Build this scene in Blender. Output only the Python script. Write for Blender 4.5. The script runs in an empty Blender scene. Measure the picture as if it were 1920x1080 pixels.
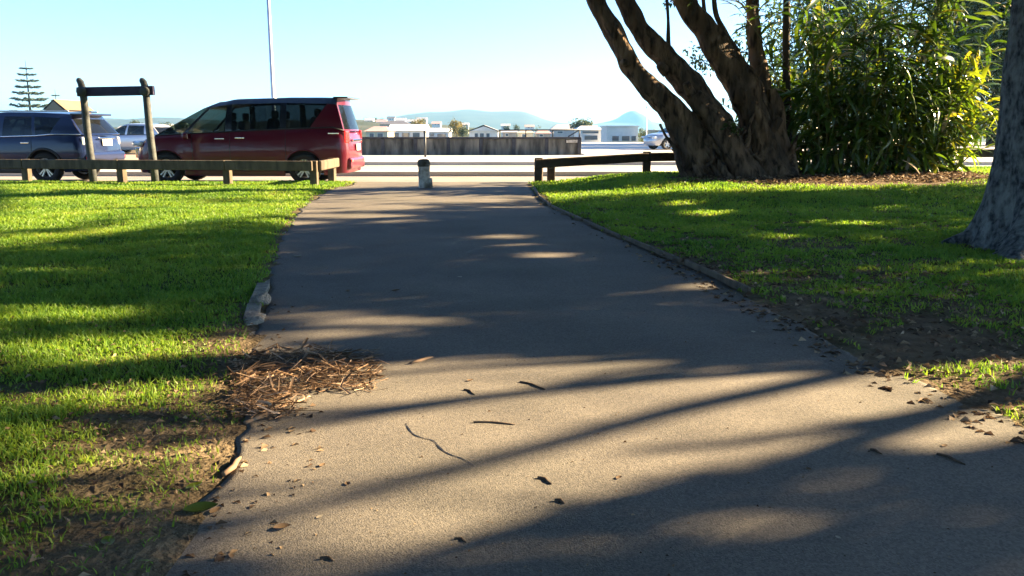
import bpy, bmesh, math, random
import numpy as np
from mathutils import Vector, Matrix, noise as mnoise

R = math.radians
random.seed(7)
rng = np.random.default_rng(11)
scene = bpy.context.scene
C = bpy.context.scene.collection

# ------------------------------------------------------------------ camera, sky, sun
F, CAMH, HORIZ = 1600.0, 1.15, 242.0          # focal length and horizon in pixels of the 1920x1080 photograph
PITCH = math.atan((540 - HORIZ) / F)
cam = bpy.data.cameras.new('camera')
cam.sensor_width = 36.0
cam.lens = 36.0 * F / 1920.0
cam.clip_start, cam.clip_end = 0.05, 30000
camo = bpy.data.objects.new('camera', cam)
C.objects.link(camo)
camo.location = (0, 0, CAMH)
camo.rotation_euler = (math.pi / 2 - PITCH, 0, 0)
scene.camera = camo

SUN_EL, SUN_AZ = R(22.5), R(17)                 # azimuth measured from +x towards +y (the sun stands right and beyond)
SV = Vector((math.cos(SUN_EL) * math.cos(SUN_AZ), math.cos(SUN_EL) * math.sin(SUN_AZ), math.sin(SUN_EL)))
world = bpy.data.worlds.new('World')
scene.world = world
world.use_nodes = True
wn = world.node_tree.nodes
wl = world.node_tree.links
sky = wn.new('ShaderNodeTexSky')
sky.sky_type = 'NISHITA'
sky.sun_disc = False
sky.sun_elevation = SUN_EL
sky.sun_rotation = math.pi / 2 - SUN_AZ
sky.air_density, sky.dust_density, sky.ozone_density = 0.75, 0.45, 5.0
wl.new(sky.outputs[0], wn['Background'].inputs[0])
wn['Background'].inputs[1].default_value = 0.05
sun = bpy.data.lights.new('sun', 'SUN')
sun.energy = 5.0
sun.angle = R(0.55)
sun.color = (1.0, 0.745, 0.43)
suno = bpy.data.objects.new('sun', sun)
C.objects.link(suno)
suno.rotation_euler = SV.to_track_quat('Z', 'Y').to_euler()
suno.location = (30, 10, 20)
scene.view_settings.view_transform = 'Standard'
scene.view_settings.look = 'None'
scene.view_settings.gamma = 1.0
scene.view_settings.exposure = 3.0
scene.cycles.max_bounces = 7
scene.cycles.transparent_max_bounces = 12
scene.cycles.volume_bounces = 0

# ------------------------------------------------------------------ pixel helpers
CP, SP = math.cos(PITCH), math.sin(PITCH)
def ray(px, py):
    u, v = (px - 960) / F, (py - 540) / F
    return Vector((u, CP - v * SP, -SP - v * CP))
def G(px, py, z=0.0):                          # ground point under a pixel
    d = ray(px, py)
    t = (z - CAMH) / d.z
    return Vector((d.x * t, d.y * t, z))
def P(px, py, Y):                              # point at depth Y under a pixel
    d = ray(px, py)
    t = Y / d.y
    return Vector((d.x * t, Y, CAMH + d.z * t))
def pix(p):                                    # world arrays -> pixel arrays
    x, y, z = p[..., 0], p[..., 1], p[..., 2] - CAMH
    dep = y * CP - z * SP
    dn = -y * SP - z * CP
    dep = np.where(dep < 0.05, 0.05, dep)
    return 960 + F * x / dep, 540 + F * dn / dep

# ------------------------------------------------------------------ noise (numpy)
_perm = rng.random((256, 256))
def vnoise(x, y):
    xi, yi = np.floor(x).astype(int), np.floor(y).astype(int)
    fx, fy = x - xi, y - yi
    fx, fy = fx * fx * (3 - 2 * fx), fy * fy * (3 - 2 * fy)
    a = _perm[xi & 255, yi & 255]; b = _perm[(xi + 1) & 255, yi & 255]
    c = _perm[xi & 255, (yi + 1) & 255]; d = _perm[(xi + 1) & 255, (yi + 1) & 255]
    return (a * (1 - fx) + b * fx) * (1 - fy) + (c * (1 - fx) + d * fx) * fy
def fbm(x, y, o=4):
    s, a, t = 0, 1.0, 0
    for k in range(o):
        s = s + a * vnoise(x * 2 ** k + 17.3 * k, y * 2 ** k + 5.1 * k); t += a; a *= .5
    return s / t
def sstep(a, b, x):
    t = np.clip((x - a) / (b - a), 0, 1)
    return t * t * (3 - 2 * t)

# ------------------------------------------------------------------ materials
def nodes(name):
    m = bpy.data.materials.new(name)
    m.use_nodes = True
    nt = m.node_tree
    return m, nt, nt.nodes['Principled BSDF']
def N(nt, typ, **kw):
    n = nt.nodes.new(typ)
    for k, v in kw.items():
        setattr(n, k, v)
    return n
def col4(c): return (c[0], c[1], c[2], 1)
def mat(name, c1, c2=None, scale=4.0, rough=0.7, bump=0.0, bscale=None, metal=0.0, spec=0.5, detail=5, stretch=None, coat=0.0, lo=.35, hi=.65, c3=None, s3=1.0):
    m, nt, b = nodes(name)
    b.inputs['Roughness'].default_value = rough
    b.inputs['Metallic'].default_value = metal
    b.inputs['Specular IOR Level'].default_value = spec
    b.inputs['Coat Weight'].default_value = coat
    b.inputs['Coat Roughness'].default_value = 0.05
    b.inputs['Base Color'].default_value = col4(c1)
    if c2 is None and not bump:
        return m
    tc = N(nt, 'ShaderNodeTexCoord')
    mp = N(nt, 'ShaderNodeMapping')
    if stretch: mp.inputs['Scale'].default_value = stretch
    nt.links.new(tc.outputs['Object'], mp.inputs[0])
    if c2 is not None:
        n1 = N(nt, 'ShaderNodeTexNoise'); n1.inputs['Scale'].default_value = scale; n1.inputs['Detail'].default_value = detail
        nt.links.new(mp.outputs[0], n1.inputs[0])
        rp = N(nt, 'ShaderNodeValToRGB')
        rp.color_ramp.elements[0].position, rp.color_ramp.elements[1].position = lo, hi
        rp.color_ramp.elements[0].color, rp.color_ramp.elements[1].color = col4(c1), col4(c2)
        nt.links.new(n1.outputs[0], rp.inputs[0])
        out = rp.outputs[0]
        if c3 is not None:
            n3 = N(nt, 'ShaderNodeTexNoise'); n3.inputs['Scale'].default_value = s3; n3.inputs['Detail'].default_value = 6
            nt.links.new(mp.outputs[0], n3.inputs[0])
            r3 = N(nt, 'ShaderNodeValToRGB'); r3.color_ramp.elements[0].position, r3.color_ramp.elements[1].position = .45, .68
            nt.links.new(n3.outputs[0], r3.inputs[0])
            mx = N(nt, 'ShaderNodeMixRGB'); mx.inputs[2].default_value = col4(c3)
            nt.links.new(r3.outputs[0], mx.inputs[0]); nt.links.new(out, mx.inputs[1])
            out = mx.outputs[0]
        nt.links.new(out, b.inputs['Base Color'])
    if bump:
        n2 = N(nt, 'ShaderNodeTexNoise'); n2.inputs['Scale'].default_value = bscale or scale * 3; n2.inputs['Detail'].default_value = 8
        nt.links.new(mp.outputs[0], n2.inputs[0])
        bp = N(nt, 'ShaderNodeBump'); bp.inputs['Strength'].default_value = min(1, bump); bp.inputs['Distance'].default_value = .02 * max(1, bump)
        nt.links.new(n2.outputs[0], bp.inputs['Height']); nt.links.new(bp.outputs[0], b.inputs['Normal'])
    return m
def leafmat(name, ramp, trans=0.45, rough=0.4, tcol=None, spec=.4, lowfreq=0.0):
    """diffuse/gloss leaf with light passing through; colour differs from leaf to leaf"""
    m, nt, b = nodes(name)
    b.inputs['Roughness'].default_value = rough
    b.inputs['Specular IOR Level'].default_value = spec
    g = N(nt, 'ShaderNodeNewGeometry')
    rp = N(nt, 'ShaderNodeValToRGB')
    els = rp.color_ramp.elements
    while len(els) < len(ramp): els.new(.5)
    for e, (p, c) in zip(els, ramp):
        e.position = p; e.color = col4(c)
    src = g.outputs['Random Per Island']
    if lowfreq:
        nz = N(nt, 'ShaderNodeTexNoise'); nz.inputs['Scale'].default_value = lowfreq; nz.inputs['Detail'].default_value = 3
        tc = N(nt, 'ShaderNodeTexCoord'); nt.links.new(tc.outputs['Object'], nz.inputs[0])
        mr = N(nt, 'ShaderNodeMapRange'); mr.inputs[1].default_value = .3; mr.inputs[2].default_value = .7
        nt.links.new(nz.outputs[0], mr.inputs[0])
        mx = N(nt, 'ShaderNodeMath', operation='MULTIPLY_ADD'); mx.inputs[1].default_value = .5
        ml = N(nt, 'ShaderNodeMath', operation='MULTIPLY'); ml.inputs[1].default_value = .5
        nt.links.new(mr.outputs[0], ml.inputs[0]); nt.links.new(src, mx.inputs[0]); nt.links.new(ml.outputs[0], mx.inputs[2])
        src = mx.outputs[0]
    nt.links.new(src, rp.inputs[0])
    nt.links.new(rp.outputs[0], b.inputs['Base Color'])
    tr = N(nt, 'ShaderNodeBsdfTranslucent')
    if tcol:
        mc = N(nt, 'ShaderNodeMixRGB', blend_type='MULTIPLY'); mc.inputs[0].default_value = 1; mc.inputs[2].default_value = col4(tcol)
        nt.links.new(rp.outputs[0], mc.inputs[1]); nt.links.new(mc.outputs[0], tr.inputs[0])
    else:
        nt.links.new(rp.outputs[0], tr.inputs[0])
    ms = N(nt, 'ShaderNodeMixShader'); ms.inputs[0].default_value = trans
    nt.links.new(b.outputs[0], ms.inputs[1]); nt.links.new(tr.outputs[0], ms.inputs[2])
    nt.links.new(ms.outputs[0], nt.nodes['Material Output'].inputs[0])
    return m
def glass(name, tint, rough=0.02, clear=0.6):
    m, nt, b = nodes(name)
    b.inputs['Base Color'].default_value = (.01, .012, .014, 1)
    b.inputs['Roughness'].default_value = rough
    b.inputs['Specular IOR Level'].default_value = .6
    t = N(nt, 'ShaderNodeBsdfTransparent'); t.inputs[0].default_value = col4(tint)
    ms = N(nt, 'ShaderNodeMixShader'); ms.inputs[0].default_value = clear
    nt.links.new(b.outputs[0], ms.inputs[1]); nt.links.new(t.outputs[0], ms.inputs[2])
    nt.links.new(ms.outputs[0], nt.nodes['Material Output'].inputs[0])
    return m

def bark(name, c1, c2, c3, scale=6, bump=1.0, stretch=(1, 1, .25)):
    return mat(name, c1, c2, scale=scale, rough=.9, bump=bump, bscale=scale * 2.2, stretch=stretch, c3=c3, s3=scale * .5, spec=.2)

M = {}
M['asphalt'] = mat('asphalt', (.125, .118, .112), (.185, .172, .155), scale=1.1, rough=.88, bump=.3, bscale=190, spec=.25, lo=.3, hi=.7, detail=9, c3=(.115, .112, .102), s3=.7)
M['timber'] = mat('weathered_timber', (.06, .045, .03), (.13, .10, .065), scale=9, rough=.85, bump=.5, bscale=30, stretch=(1, 1, .3))
M['timber_dark'] = mat('dark_timber', (.03, .02, .013), (.06, .04, .025), scale=9, rough=.85, bump=.5, bscale=30)
M['sign_timber'] = mat('stained_sign_timber', (.035, .04, .045), (.07, .08, .08), scale=7, rough=.7, bump=.4, bscale=25)
M['sign_beam'] = mat('purple_stained_beam', (.022, .02, .06), (.05, .035, .09), scale=5, rough=.6, bump=.3, bscale=22)
M['concrete'] = mat('pale_concrete', (.42, .39, .35), (.52, .49, .44), scale=.6, rough=.85, bump=.3, bscale=40)
M['roadway'] = mat('worn_road_surface', (.27, .25, .22), (.35, .32, .28), scale=.5, rough=.85, bump=.3, bscale=80)
M['carpark'] = mat('carpark_seal', (.22, .20, .175), (.29, .265, .23), scale=.7, rough=.85, bump=.3, bscale=90)
M['linepaint'] = mat('road_paint', (.72, .71, .68), (.8, .8, .77), scale=8, rough=.6)
M['walldirty'] = mat('stained_wall_concrete', (.04, .04, .036), (.24, .235, .2), scale=1.6, rough=.9, bump=.5, bscale=14, stretch=(1.6, 1, .35), lo=.33, hi=.72, c3=(.02, .02, .02), s3=2.2)
M['wallcap'] = mat('dark_coping', (.02, .022, .03), (.05, .05, .055), scale=3, rough=.8)
M['galv'] = mat('galvanised_steel', (.42, .47, .52), (.55, .58, .6), scale=6, rough=.45, metal=.6)
M['darkmetal'] = mat('dark_painted_metal', (.02, .025, .03), None, rough=.5)
M['soil'] = mat('soil', (.06, .042, .028), (.12, .085, .055), scale=5, rough=.95, bump=.8, bscale=30)
M['barktree'] = bark('gnarled_brown_bark', (.028, .019, .013), (.25, .17, .11), (.045, .036, .03), 10, 4.0)
M['barkgrey'] = mat('grey_lichened_bark', (.035, .04, .045), (.20, .215, .225), scale=20, rough=.9, bump=4, bscale=34, stretch=(1, 1, .7), lo=.38, hi=.66, c3=(.27, .29, .28), s3=9, spec=.2)
M['barkdark'] = bark('dark_bark', (.03, .025, .02), (.07, .055, .042), (.05, .05, .045), 8, 1.0)
M['grassblade'] = leafmat('grass_blades', [(0, (.06, .155, .028)), (.4, (.14, .27, .038)), (.8, (.26, .36, .055)), (1, (.34, .31, .10))], trans=.55, rough=.5, tcol=(1.15, 1.15, .55), lowfreq=.9)
M['litter'] = leafmat('dead_leaves', [(0, (.045, .028, .018)), (.35, (.12, .075, .045)), (.7, (.22, .15, .09)), (1, (.36, .27, .17))], trans=.2, rough=.8)
M['straw'] = leafmat('dry_bark_strips', [(0, (.10, .06, .035)), (.5, (.24, .15, .085)), (1, (.50, .36, .25))], trans=.1, rough=.75)
M['bushleaf'] = leafmat('glossy_lance_leaf', [(0, (.03, .075, .015)), (.5, (.06, .125, .02)), (.85, (.105, .17, .025)), (1, (.24, .22, .04))], trans=.4, rough=.28, tcol=(1.3, 1.25, .45), spec=.6)
M['bushleafy'] = leafmat('yellow_and_sunlit_lance_leaf', [(0, (.11, .19, .02)), (.8, (.20, .26, .03)), (1, (.32, .27, .04))], trans=.6, rough=.35, tcol=(1.2, 1.1, .4))  # yellow-green; on the clump's right edge the colour stands for sun shining through
M['bushdead'] = leafmat('bleached_lance_leaf', [(0, (.3, .25, .17)), (1, (.5, .45, .36))], trans=.3, rough=.5)
M['cane'] = mat('green_cane', (.07, .10, .03), (.16, .15, .06), scale=6, rough=.5)
M['treeleaf'] = leafmat('dark_evergreen_leaf', [(0, (.02, .045, .016)), (.6, (.04, .08, .024)), (1, (.08, .12, .035))], trans=.35, rough=.35, spec=.5, tcol=(1.2, 1.2, .5))
M['farleaf'] = leafmat('town_tree_leaf', [(0, (.035, .06, .02)), (1, (.10, .12, .04))], trans=.3, rough=.6)
M['farleafy'] = leafmat('yellow_town_tree_leaf', [(0, (.13, .12, .03)), (1, (.28, .22, .05))], trans=.3, rough=.6)
M['pineleaf'] = leafmat('blue_green_needles', [(0, (.08, .12, .09)), (1, (.14, .19, .14))], trans=.3, rough=.6)
M['hill'] = mat('wooded_hillside', (.016, .03, .028), (.035, .05, .042), scale=.012, rough=.95)
# cars
M['vanred'] = mat('wine_red_paint', (.085, .003, .014), None, rough=.3, spec=.3, coat=.45)
M['vanroof'] = mat('black_roof_paint', (.008, .01, .02), None, rough=.2, coat=.8)
M['suvblue'] = mat('navy_blue_paint', (.006, .013, .055), None, rough=.3, spec=.3, coat=.5)
M['whitepaint'] = mat('white_car_paint', (.75, .75, .74), None, rough=.25, coat=.6)
M['silver'] = mat('silver_paint', (.4, .42, .45), None, rough=.3, metal=.5, coat=.5)
M['black'] = mat('black_plastic', (.012, .012, .013), None, rough=.55)
M['rubber'] = mat('tyre_rubber', (.014, .014, .014), None, rough=.85)
M['alloy'] = mat('alloy_wheel', (.5, .51, .52), None, rough=.3, metal=.8)
M['chrome'] = mat('chrome', (.8, .8, .82), None, rough=.08, metal=1)
M['carglass'] = glass('tinted_car_glass', (.30, .38, .37), clear=.6)
M['carglassdark'] = glass('dark_privacy_glass', (.20, .25, .28), clear=.45)
M['redlens'] = mat('red_lamp_lens', (.5, .01, .012), None, rough=.12, coat=1)
M['clearlens'] = mat('clear_lamp_lens', (.55, .6, .65), None, rough=.08, spec=.8, coat=1)
M['plate'] = mat('white_number_plate', (.8, .8, .78), None, rough=.35)
M['ink'] = mat('plate_ink', (.01, .01, .012), None, rough=.5)
M['seat'] = mat('dark_seat_cloth', (.03, .03, .035), None, rough=.9)
M['housewin'] = mat('window_glass', (.06, .09, .13), None, rough=.08, spec=.8)
M['bollardwhite'] = mat('flaking_white_paint', (.55, .53, .48), (.27, .26, .23), scale=9, rough=.8, bump=.6, bscale=25, c3=(.10, .085, .06), s3=6)
M['bollardtop'] = mat('dark_bollard_cap', (.03, .035, .03), (.08, .08, .065), scale=12, rough=.85, bump=.5)
def plain(name, c, var=.85, rough=.75):
    if name not in M:
        M[name] = mat(name, tuple(v * var for v in c), c, scale=.8, rough=rough)
    return M[name]

# ------------------------------------------------------------------ mesh helpers
def link(o, parent=None):
    C.objects.link(o)
    if parent is not None: o.parent = parent
    return o
def meta(o, label=None, cat=None, group=None, kind=None):
    if label: o['label'] = label
    if cat: o['category'] = cat
    if group: o['group'] = group
    if kind: o['kind'] = kind
    return o
def thing(name, loc=(0, 0, 0), rz=0, label=None, cat=None, group=None):
    o = bpy.data.objects.new(name, None)
    o.empty_display_size = .1
    o.location = loc; o.rotation_euler = (0, 0, rz)
    link(o)
    return meta(o, label, cat, group)
def rawmesh(name, V, Fq, Ft=None):
    """fast mesh from numpy: V (n,3), quads (m,4), tris (k,3)"""
    me = bpy.data.meshes.new(name)
    V = np.asarray(V, dtype=np.float32)
    loops, starts, tot = [], [], 0
    if Fq is not None and len(Fq):
        Fq = np.asarray(Fq, dtype=np.int32); loops.append(Fq.ravel()); starts.append(np.arange(len(Fq)) * 4); tot = len(Fq) * 4
    if Ft is not None and len(Ft):
        Ft = np.asarray(Ft, dtype=np.int32); loops.append(Ft.ravel()); starts.append(np.arange(len(Ft)) * 3 + tot)
    L = np.concatenate(loops); S = np.concatenate(starts)
    me.vertices.add(len(V)); me.vertices.foreach_set('co', V.ravel())
    me.loops.add(len(L)); me.loops.foreach_set('vertex_index', L)
    me.polygons.add(len(S)); me.polygons.foreach_set('loop_start', S.astype(np.int32))
    me.update(calc_edges=True); me.validate()
    return me
def rawobj(name, V, Fq, Ft, m, parent=None, smooth=False):
    me = rawmesh(name, V, Fq, Ft)
    me.materials.append(m)
    if smooth:
        me.polygons.foreach_set('use_smooth', np.ones(len(me.polygons), dtype=bool))
    return link(bpy.data.objects.new(name, me), parent)
class MB:
    def __init__(s): s.v, s.f = [], []
    def add(s, vs, fs):
        o = len(s.v); s.v += [tuple(v) for v in vs]; s.f += [tuple(i + o for i in f) for f in fs]; return s
    def box(s, c, d, rz=0, bev=0.0, M4=None):
        x, y, z = d[0] / 2, d[1] / 2, d[2] / 2
        if bev:
            bm = bmesh.new(); bmesh.ops.create_cube(bm, size=1)
            for v in bm.verts: v.co = Vector((v.co.x * d[0], v.co.y * d[1], v.co.z * d[2]))
            bmesh.ops.bevel(bm, geom=list(bm.edges), offset=bev, segments=2, affect='EDGES', profile=.5)
            bm.verts.index_update()
            vs = [v.co.copy() for v in bm.verts]; fs = [[v.index for v in f.verts] for f in bm.faces]; bm.free()
        else:
            vs = [Vector((i, j, k)) for i in (-x, x) for j in (-y, y) for k in (-z, z)]
            fs = [(0, 1, 3, 2), (4, 6, 7, 5), (0, 4, 5, 1), (2, 3, 7, 6), (0, 2, 6, 4), (1, 5, 7, 3)]
        T = M4 if M4 is not None else Matrix.Translation(c) @ Matrix.Rotation(rz, 4, 'Z')
        return s.add([T @ v for v in vs], fs)
    def beam(s, a, b, w, h, up=(0, 0, 1), bev=0.0):
        a, b = Vector(a), Vector(b)
        x = (b - a).normalized(); y = Vector(up).cross(x).normalized(); z = x.cross(y)
        T = Matrix.Translation((a + b) / 2) @ Matrix((x, y, z)).transposed().to_4x4()
        return s.box((0, 0, 0), ((b - a).length, w, h), bev=bev, M4=T)
    def tube(s, pts, rad, n=8, amp=0.0, nf=3.0, cap=True, seed=0.0, lobes=0, lamp=0):
        pts = [Vector(p) for p in pts]
        if not hasattr(rad, '__len__'): rad = [rad] * len(pts)
        ref = Vector((.31, .87, .21)); base = len(s.v)
        alen = [0.0]
        for i in range(1, len(pts)): alen.append(alen[-1] + (pts[i] - pts[i - 1]).length)
        for i, p in enumerate(pts):
            t = (pts[min(i + 1, len(pts) - 1)] - pts[max(i - 1, 0)]).normalized()
            u = (ref - t * ref.dot(t)).normalized(); w = t.cross(u); ref = u
            for k in range(n):
                a = 2 * math.pi * k / n
                r = rad[i] * (1 + lamp * math.sin(lobes * a + i * .06 + seed))
                q = p + (u * math.cos(a) + w * math.sin(a)) * r
                if amp:
                    ca, sa, sl = math.cos(a), math.sin(a), alen[i] * .9
                    q = q + (q - p) * amp * (mnoise.noise(Vector((ca * 1.3 + seed, sa * 1.3, sl * nf * .35))) + .7 * mnoise.noise(Vector((ca * 4 + seed, sa * 4, sl * nf * .8))))
                s.v.append(tuple(q))
        for i in range(len(pts) - 1):
            for k in range(n):
                a, b = base + i * n + k, base + i * n + (k + 1) % n
                s.f.append((a, b, b + n, a + n))
        if cap:
            s.f.append(tuple(base + k for k in reversed(range(n))))
            s.f.append(tuple(base + (len(pts) - 1) * n + k for k in range(n)))
        return s
    def lathe(s, prof, n=16, axis='Z', c=(0, 0, 0), close=False):
        base = len(s.v); c = Vector(c)
        for r, z in prof:
            for k in range(n):
                a = 2 * math.pi * k / n
                q = (r * math.cos(a), r * math.sin(a), z)
                if axis == 'Y': q = (q[0], q[2], q[1])
                s.v.append(tuple(Vector(q) + c))
        m = len(prof)
        for i in range(m if close else m - 1):
            j = (i + 1) % m
            for k in range(n):
                s.f.append((base + i * n + k, base + i * n + (k + 1) % n, base + j * n + (k + 1) % n, base + j * n + k))
        if not close:
            s.f.append(tuple(base + k for k in reversed(range(n)))); s.f.append(tuple(base + (m - 1) * n + k for k in range(n)))
        return s
    def grid(s, rows):
        base = len(s.v); nc = len(rows[0])
        for r in rows: s.v += [tuple(p) for p in r]
        for i in range(len(rows) - 1):
            for k in range(nc - 1):
                a = base + i * nc + k
                s.f.append((a, a + 1, a + nc + 1, a + nc))
        return s
    def build(s, name, m, parent=None, smooth=False, fixn=True):
        me = bpy.data.meshes.new(name)
        me.from_pydata(s.v, [], s.f)
        if fixn:
            bm = bmesh.new(); bm.from_mesh(me); bmesh.ops.recalc_face_normals(bm, faces=bm.faces); bm.to_mesh(me); bm.free()
        me.materials.append(m)
        if smooth: me.shade_smooth()
        me.update()
        return link(bpy.data.objects.new(name, me), parent)
def smooth_path(pts, n=6):
    """Catmull-Rom through points (each Vector or (Vector, radius))"""
    out = []
    P_ = [pts[0]] + list(pts) + [pts[-1]]
    for i in range(1, len(P_) - 2):
        p0, p1, p2, p3 = P_[i - 1:i + 3]
        for k in range(n):
            t = k / n
            out.append(.5 * ((2 * p1) + (p2 - p0) * t + (2 * p0 - 5 * p1 + 4 * p2 - p3) * t * t + (3 * p1 - p0 - 3 * p2 + p3) * t ** 3))
    out.append(pts[-1].copy())
    return out
def leaves(name, cen, dirs, length, width, m, parent=None, droop=.25, fold=.25, nseg=2):
    """a cloud of folded leaves; cen (n,3) stem end, dirs (n,3) unit, length, width arrays"""
    n = len(cen)
    up = np.tile(np.array([[0, 0, 1.0]]), (n, 1)) + rng.normal(0, .45, (n, 3))
    side = np.cross(dirs, up); side /= np.linalg.norm(side, axis=1, keepdims=True) + 1e-9
    nor = np.cross(side, dirs)
    L, W = np.asarray(length).reshape(n, 1), np.asarray(width).reshape(n, 1)
    base = cen
    mid = cen + dirs * L * .5 - np.array([[0, 0, 1]]) * L * droop * .2
    tip = cen + dirs * L * .96 - np.array([[0, 0, 1]]) * L * droop
    l = mid + side * W * .5 + nor * W * fold
    r = mid - side * W * .5 + nor * W * fold
    V = np.stack([base, l, mid, r, tip], axis=1).reshape(-1, 3)
    i = (np.arange(n) * 5)[:, None]
    T = np.concatenate([i + np.array([[0, 2, 1]]), i + np.array([[1, 2, 4]]), i + np.array([[0, 3, 2]]), i + np.array([[2, 3, 4]])])
    return rawobj(name, V, None, T, m, parent)
def unit(a): return a / (np.linalg.norm(a, axis=-1, keepdims=True) + 1e-9)

# ------------------------------------------------------------------ ground plan (from pixels on the ground)
Lpx = [(650, 349), (630, 353), (598, 366), (560, 396), (522, 455), (500, 540), (476, 620), (458, 700), (440, 790), (402, 880), (350, 985), (300, 1080)]
Rpx = [(992, 346), (1000, 358), (1014, 382), (1062, 405), (1160, 450), (1330, 520), (1480, 595), (1640, 690), (1770, 745), (1920, 805)]
Lw = np.array([G(*p)[:2] for p in Lpx][::-1]); Rw = np.array([G(*p)[:2] for p in Rpx][::-1])
Lw = np.concatenate([[[-1.15, -6], [-1.05, 0]], Lw]); Rw = np.concatenate([[[3.0, -6], [2.6, 0], [2.3, 2.2]], Rw])
PATH_END = 18.75
def xl(y): return np.interp(y, Lw[:, 1], Lw[:, 0])
def xr(y): return np.interp(y, Rw[:, 1], Rw[:, 0])
def edge_noise(y, s): return (vnoise(y * 2.3 + s, y * 0 + s) - .5) * .10 + (vnoise(y * 9 + s, y * 0 + 3 + s) - .5) * .05
def dirt(x, y):
    """how bare the lawn is, 0 to 1"""
    n = fbm(x * 1.3 + 40, y * 1.3 + 7)
    n2 = fbm(x * 4.1 + 11, y * 4.1)
    e = xl(y) - x                               # distance into the left lawn
    d = sstep(.55, .0, e) * (e > -.2) * sstep(7, 4.5, y) * .9
    d = np.maximum(d, .9 * sstep(.75, .15, e + (n2 - .5) * 1.4) * (e > -.2) * sstep(4.2, 3.0, y))
    d = np.maximum(d, (e > -.2) * sstep(5.0, 3.4, y) * sstep(.5, .68, n2) * .6)
    d = np.maximum(d, (e > -.2) * sstep(.18, .0, e) * .7)
    g = x - xr(y)                               # distance into the right lawn
    d = np.maximum(d, (g > -.2) * sstep(1.9, .5, g + (n - .5) * 2.2) * sstep(8.6, 7.2, y) * (.6 + .4 * (n2 > .45)))
    d = np.maximum(d, (g > -.2) * sstep(.16, .0, g) * .8)
    d = np.maximum(d, (g > -.2) * sstep(.5, .64, n2) * sstep(16, 9, y) * .7)
    r = np.hypot((x - 6.6) / 3.6, (y - 17.4) / 2.2)
    d = np.maximum(d, sstep(1.15, .7, r + (n - .5) * .5))
    r = np.hypot((x - 5.15) / .95, (y - 8.2) / .9)
    d = np.maximum(d, sstep(1.1, .7, r) * .7)
    return np.clip(d, 0, 1)
def terrain(x, y):
    z = (fbm(x * .8, y * .8) - .5) * .07 + (fbm(x * 5, y * 5, 2) - .5) * .02 + .02
    e, g = xl(y) - x, x - xr(y)
    out = np.maximum(e, g)
    pz = .006 + (fbm(x * .9 + 9, y * .9, 3) - .5) * .03
    lip = sstep(.55, .8, fbm(y * 1.9 + 3 * (x > 0), y * 0 + 2, 3)) * .012
    z = z * sstep(.05, .6, out) + (pz + .009 + lip) * sstep(.6, .1, out) + .16 * sstep(.9, 3.2, x) * sstep(12, 17.5, y) + .05 * sstep(3, 8, x) * sstep(12, 17.5, y)
    z = np.where((y < PATH_END + .4), np.where(out < -.02, pz - .003 - .05 * sstep(-.32, -.6, out), z), z)
    yc = 18.55 + .75 * sstep(.6, 1.5, x) + 1.5 * sstep(3, 7, x)
    z = np.where(y > yc, z * sstep(yc + .35, yc, y) - .22 * sstep(yc + .05, yc + .4, y), z)
    far = sstep(60, 160, y)
    z = z - far * 8.0
    z = z + 13 * np.exp(-((x + .155 * y) / 130) ** 2) * sstep(350, 720, y) * sstep(1500, 900, y)
    z = z + 10 * np.exp(-((x + .42 * y) / 180) ** 2) * sstep(300, 700, y) * sstep(1600, 900, y)
    return z
def zt(x, y): return float(terrain(np.array([float(x)]), np.array([float(y)]))[0])

def sym(fine, step, far, ratio):
    a = list(np.arange(0, fine + 1e-6, step)); d = step
    while a[-1] < far: d *= ratio; a.append(a[-1] + d)
    return np.array(a)
xa = sym(12, .12, 7000, 1.28); xs = np.concatenate([-xa[:0:-1], xa])
ya = np.concatenate([-(sym(1, .3, 600, 1.6))[:0:-1], np.arange(0, 21.3, .1)])
yb = [ya[-1]]; d = .1
while yb[-1] < 9000: d *= 1.16; yb.append(yb[-1] + d)
ys = np.concatenate([ya, yb[1:]])
X, Y = np.meshgrid(xs, ys)
Z = terrain(X, Y)
nx, ny = len(xs), len(ys)
idx = np.arange(nx * ny).reshape(ny, nx)
Fq = np.stack([idx[:-1, :-1], idx[:-1, 1:], idx[1:, 1:], idx[1:, :-1]], -1).reshape(-1, 4)
gm, nt, b = nodes('lawn_earth')
at = N(nt, 'ShaderNodeAttribute'); at.attribute_name = 'bare'
tc = N(nt, 'ShaderNodeTexCoord')
def nz(s, lo, hi, c1, c2):
    n1 = N(nt, 'ShaderNodeTexNoise'); n1.inputs['Scale'].default_value = s; n1.inputs['Detail'].default_value = 7
    nt.links.new(tc.outputs['Object'], n1.inputs[0])
    rp = N(nt, 'ShaderNodeValToRGB'); e = rp.color_ramp.elements
    e[0].position, e[1].position, e[0].color, e[1].color = lo, hi, col4(c1), col4(c2)
    nt.links.new(n1.outputs[0], rp.inputs[0]); return rp.outputs[0]
ga = nz(3.0, .3, .7, (.035, .05, .014), (.075, .095, .022)); gb = nz(6.0, .3, .7, (.09, .065, .042), (.21, .16, .105))
mx = N(nt, 'ShaderNodeMixRGB'); nt.links.new(at.outputs['Fac'], mx.inputs[0]); nt.links.new(ga, mx.inputs[1]); nt.links.new(gb, mx.inputs[2])
at2 = N(nt, 'ShaderNodeAttribute'); at2.attribute_name = 'scrub'
gc = nz(.03, .35, .65, (.03, .042, .022), (.085, .085, .055))
mx0 = mx; mx = N(nt, 'ShaderNodeMixRGB'); nt.links.new(at2.outputs['Fac'], mx.inputs[0]); nt.links.new(mx0.outputs[0], mx.inputs[1]); nt.links.new(gc, mx.inputs[2])
nt.links.new(mx.outputs[0], b.inputs['Base Color']); b.inputs['Roughness'].default_value = .95; b.inputs['Specular IOR Level'].default_value = .1
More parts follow.
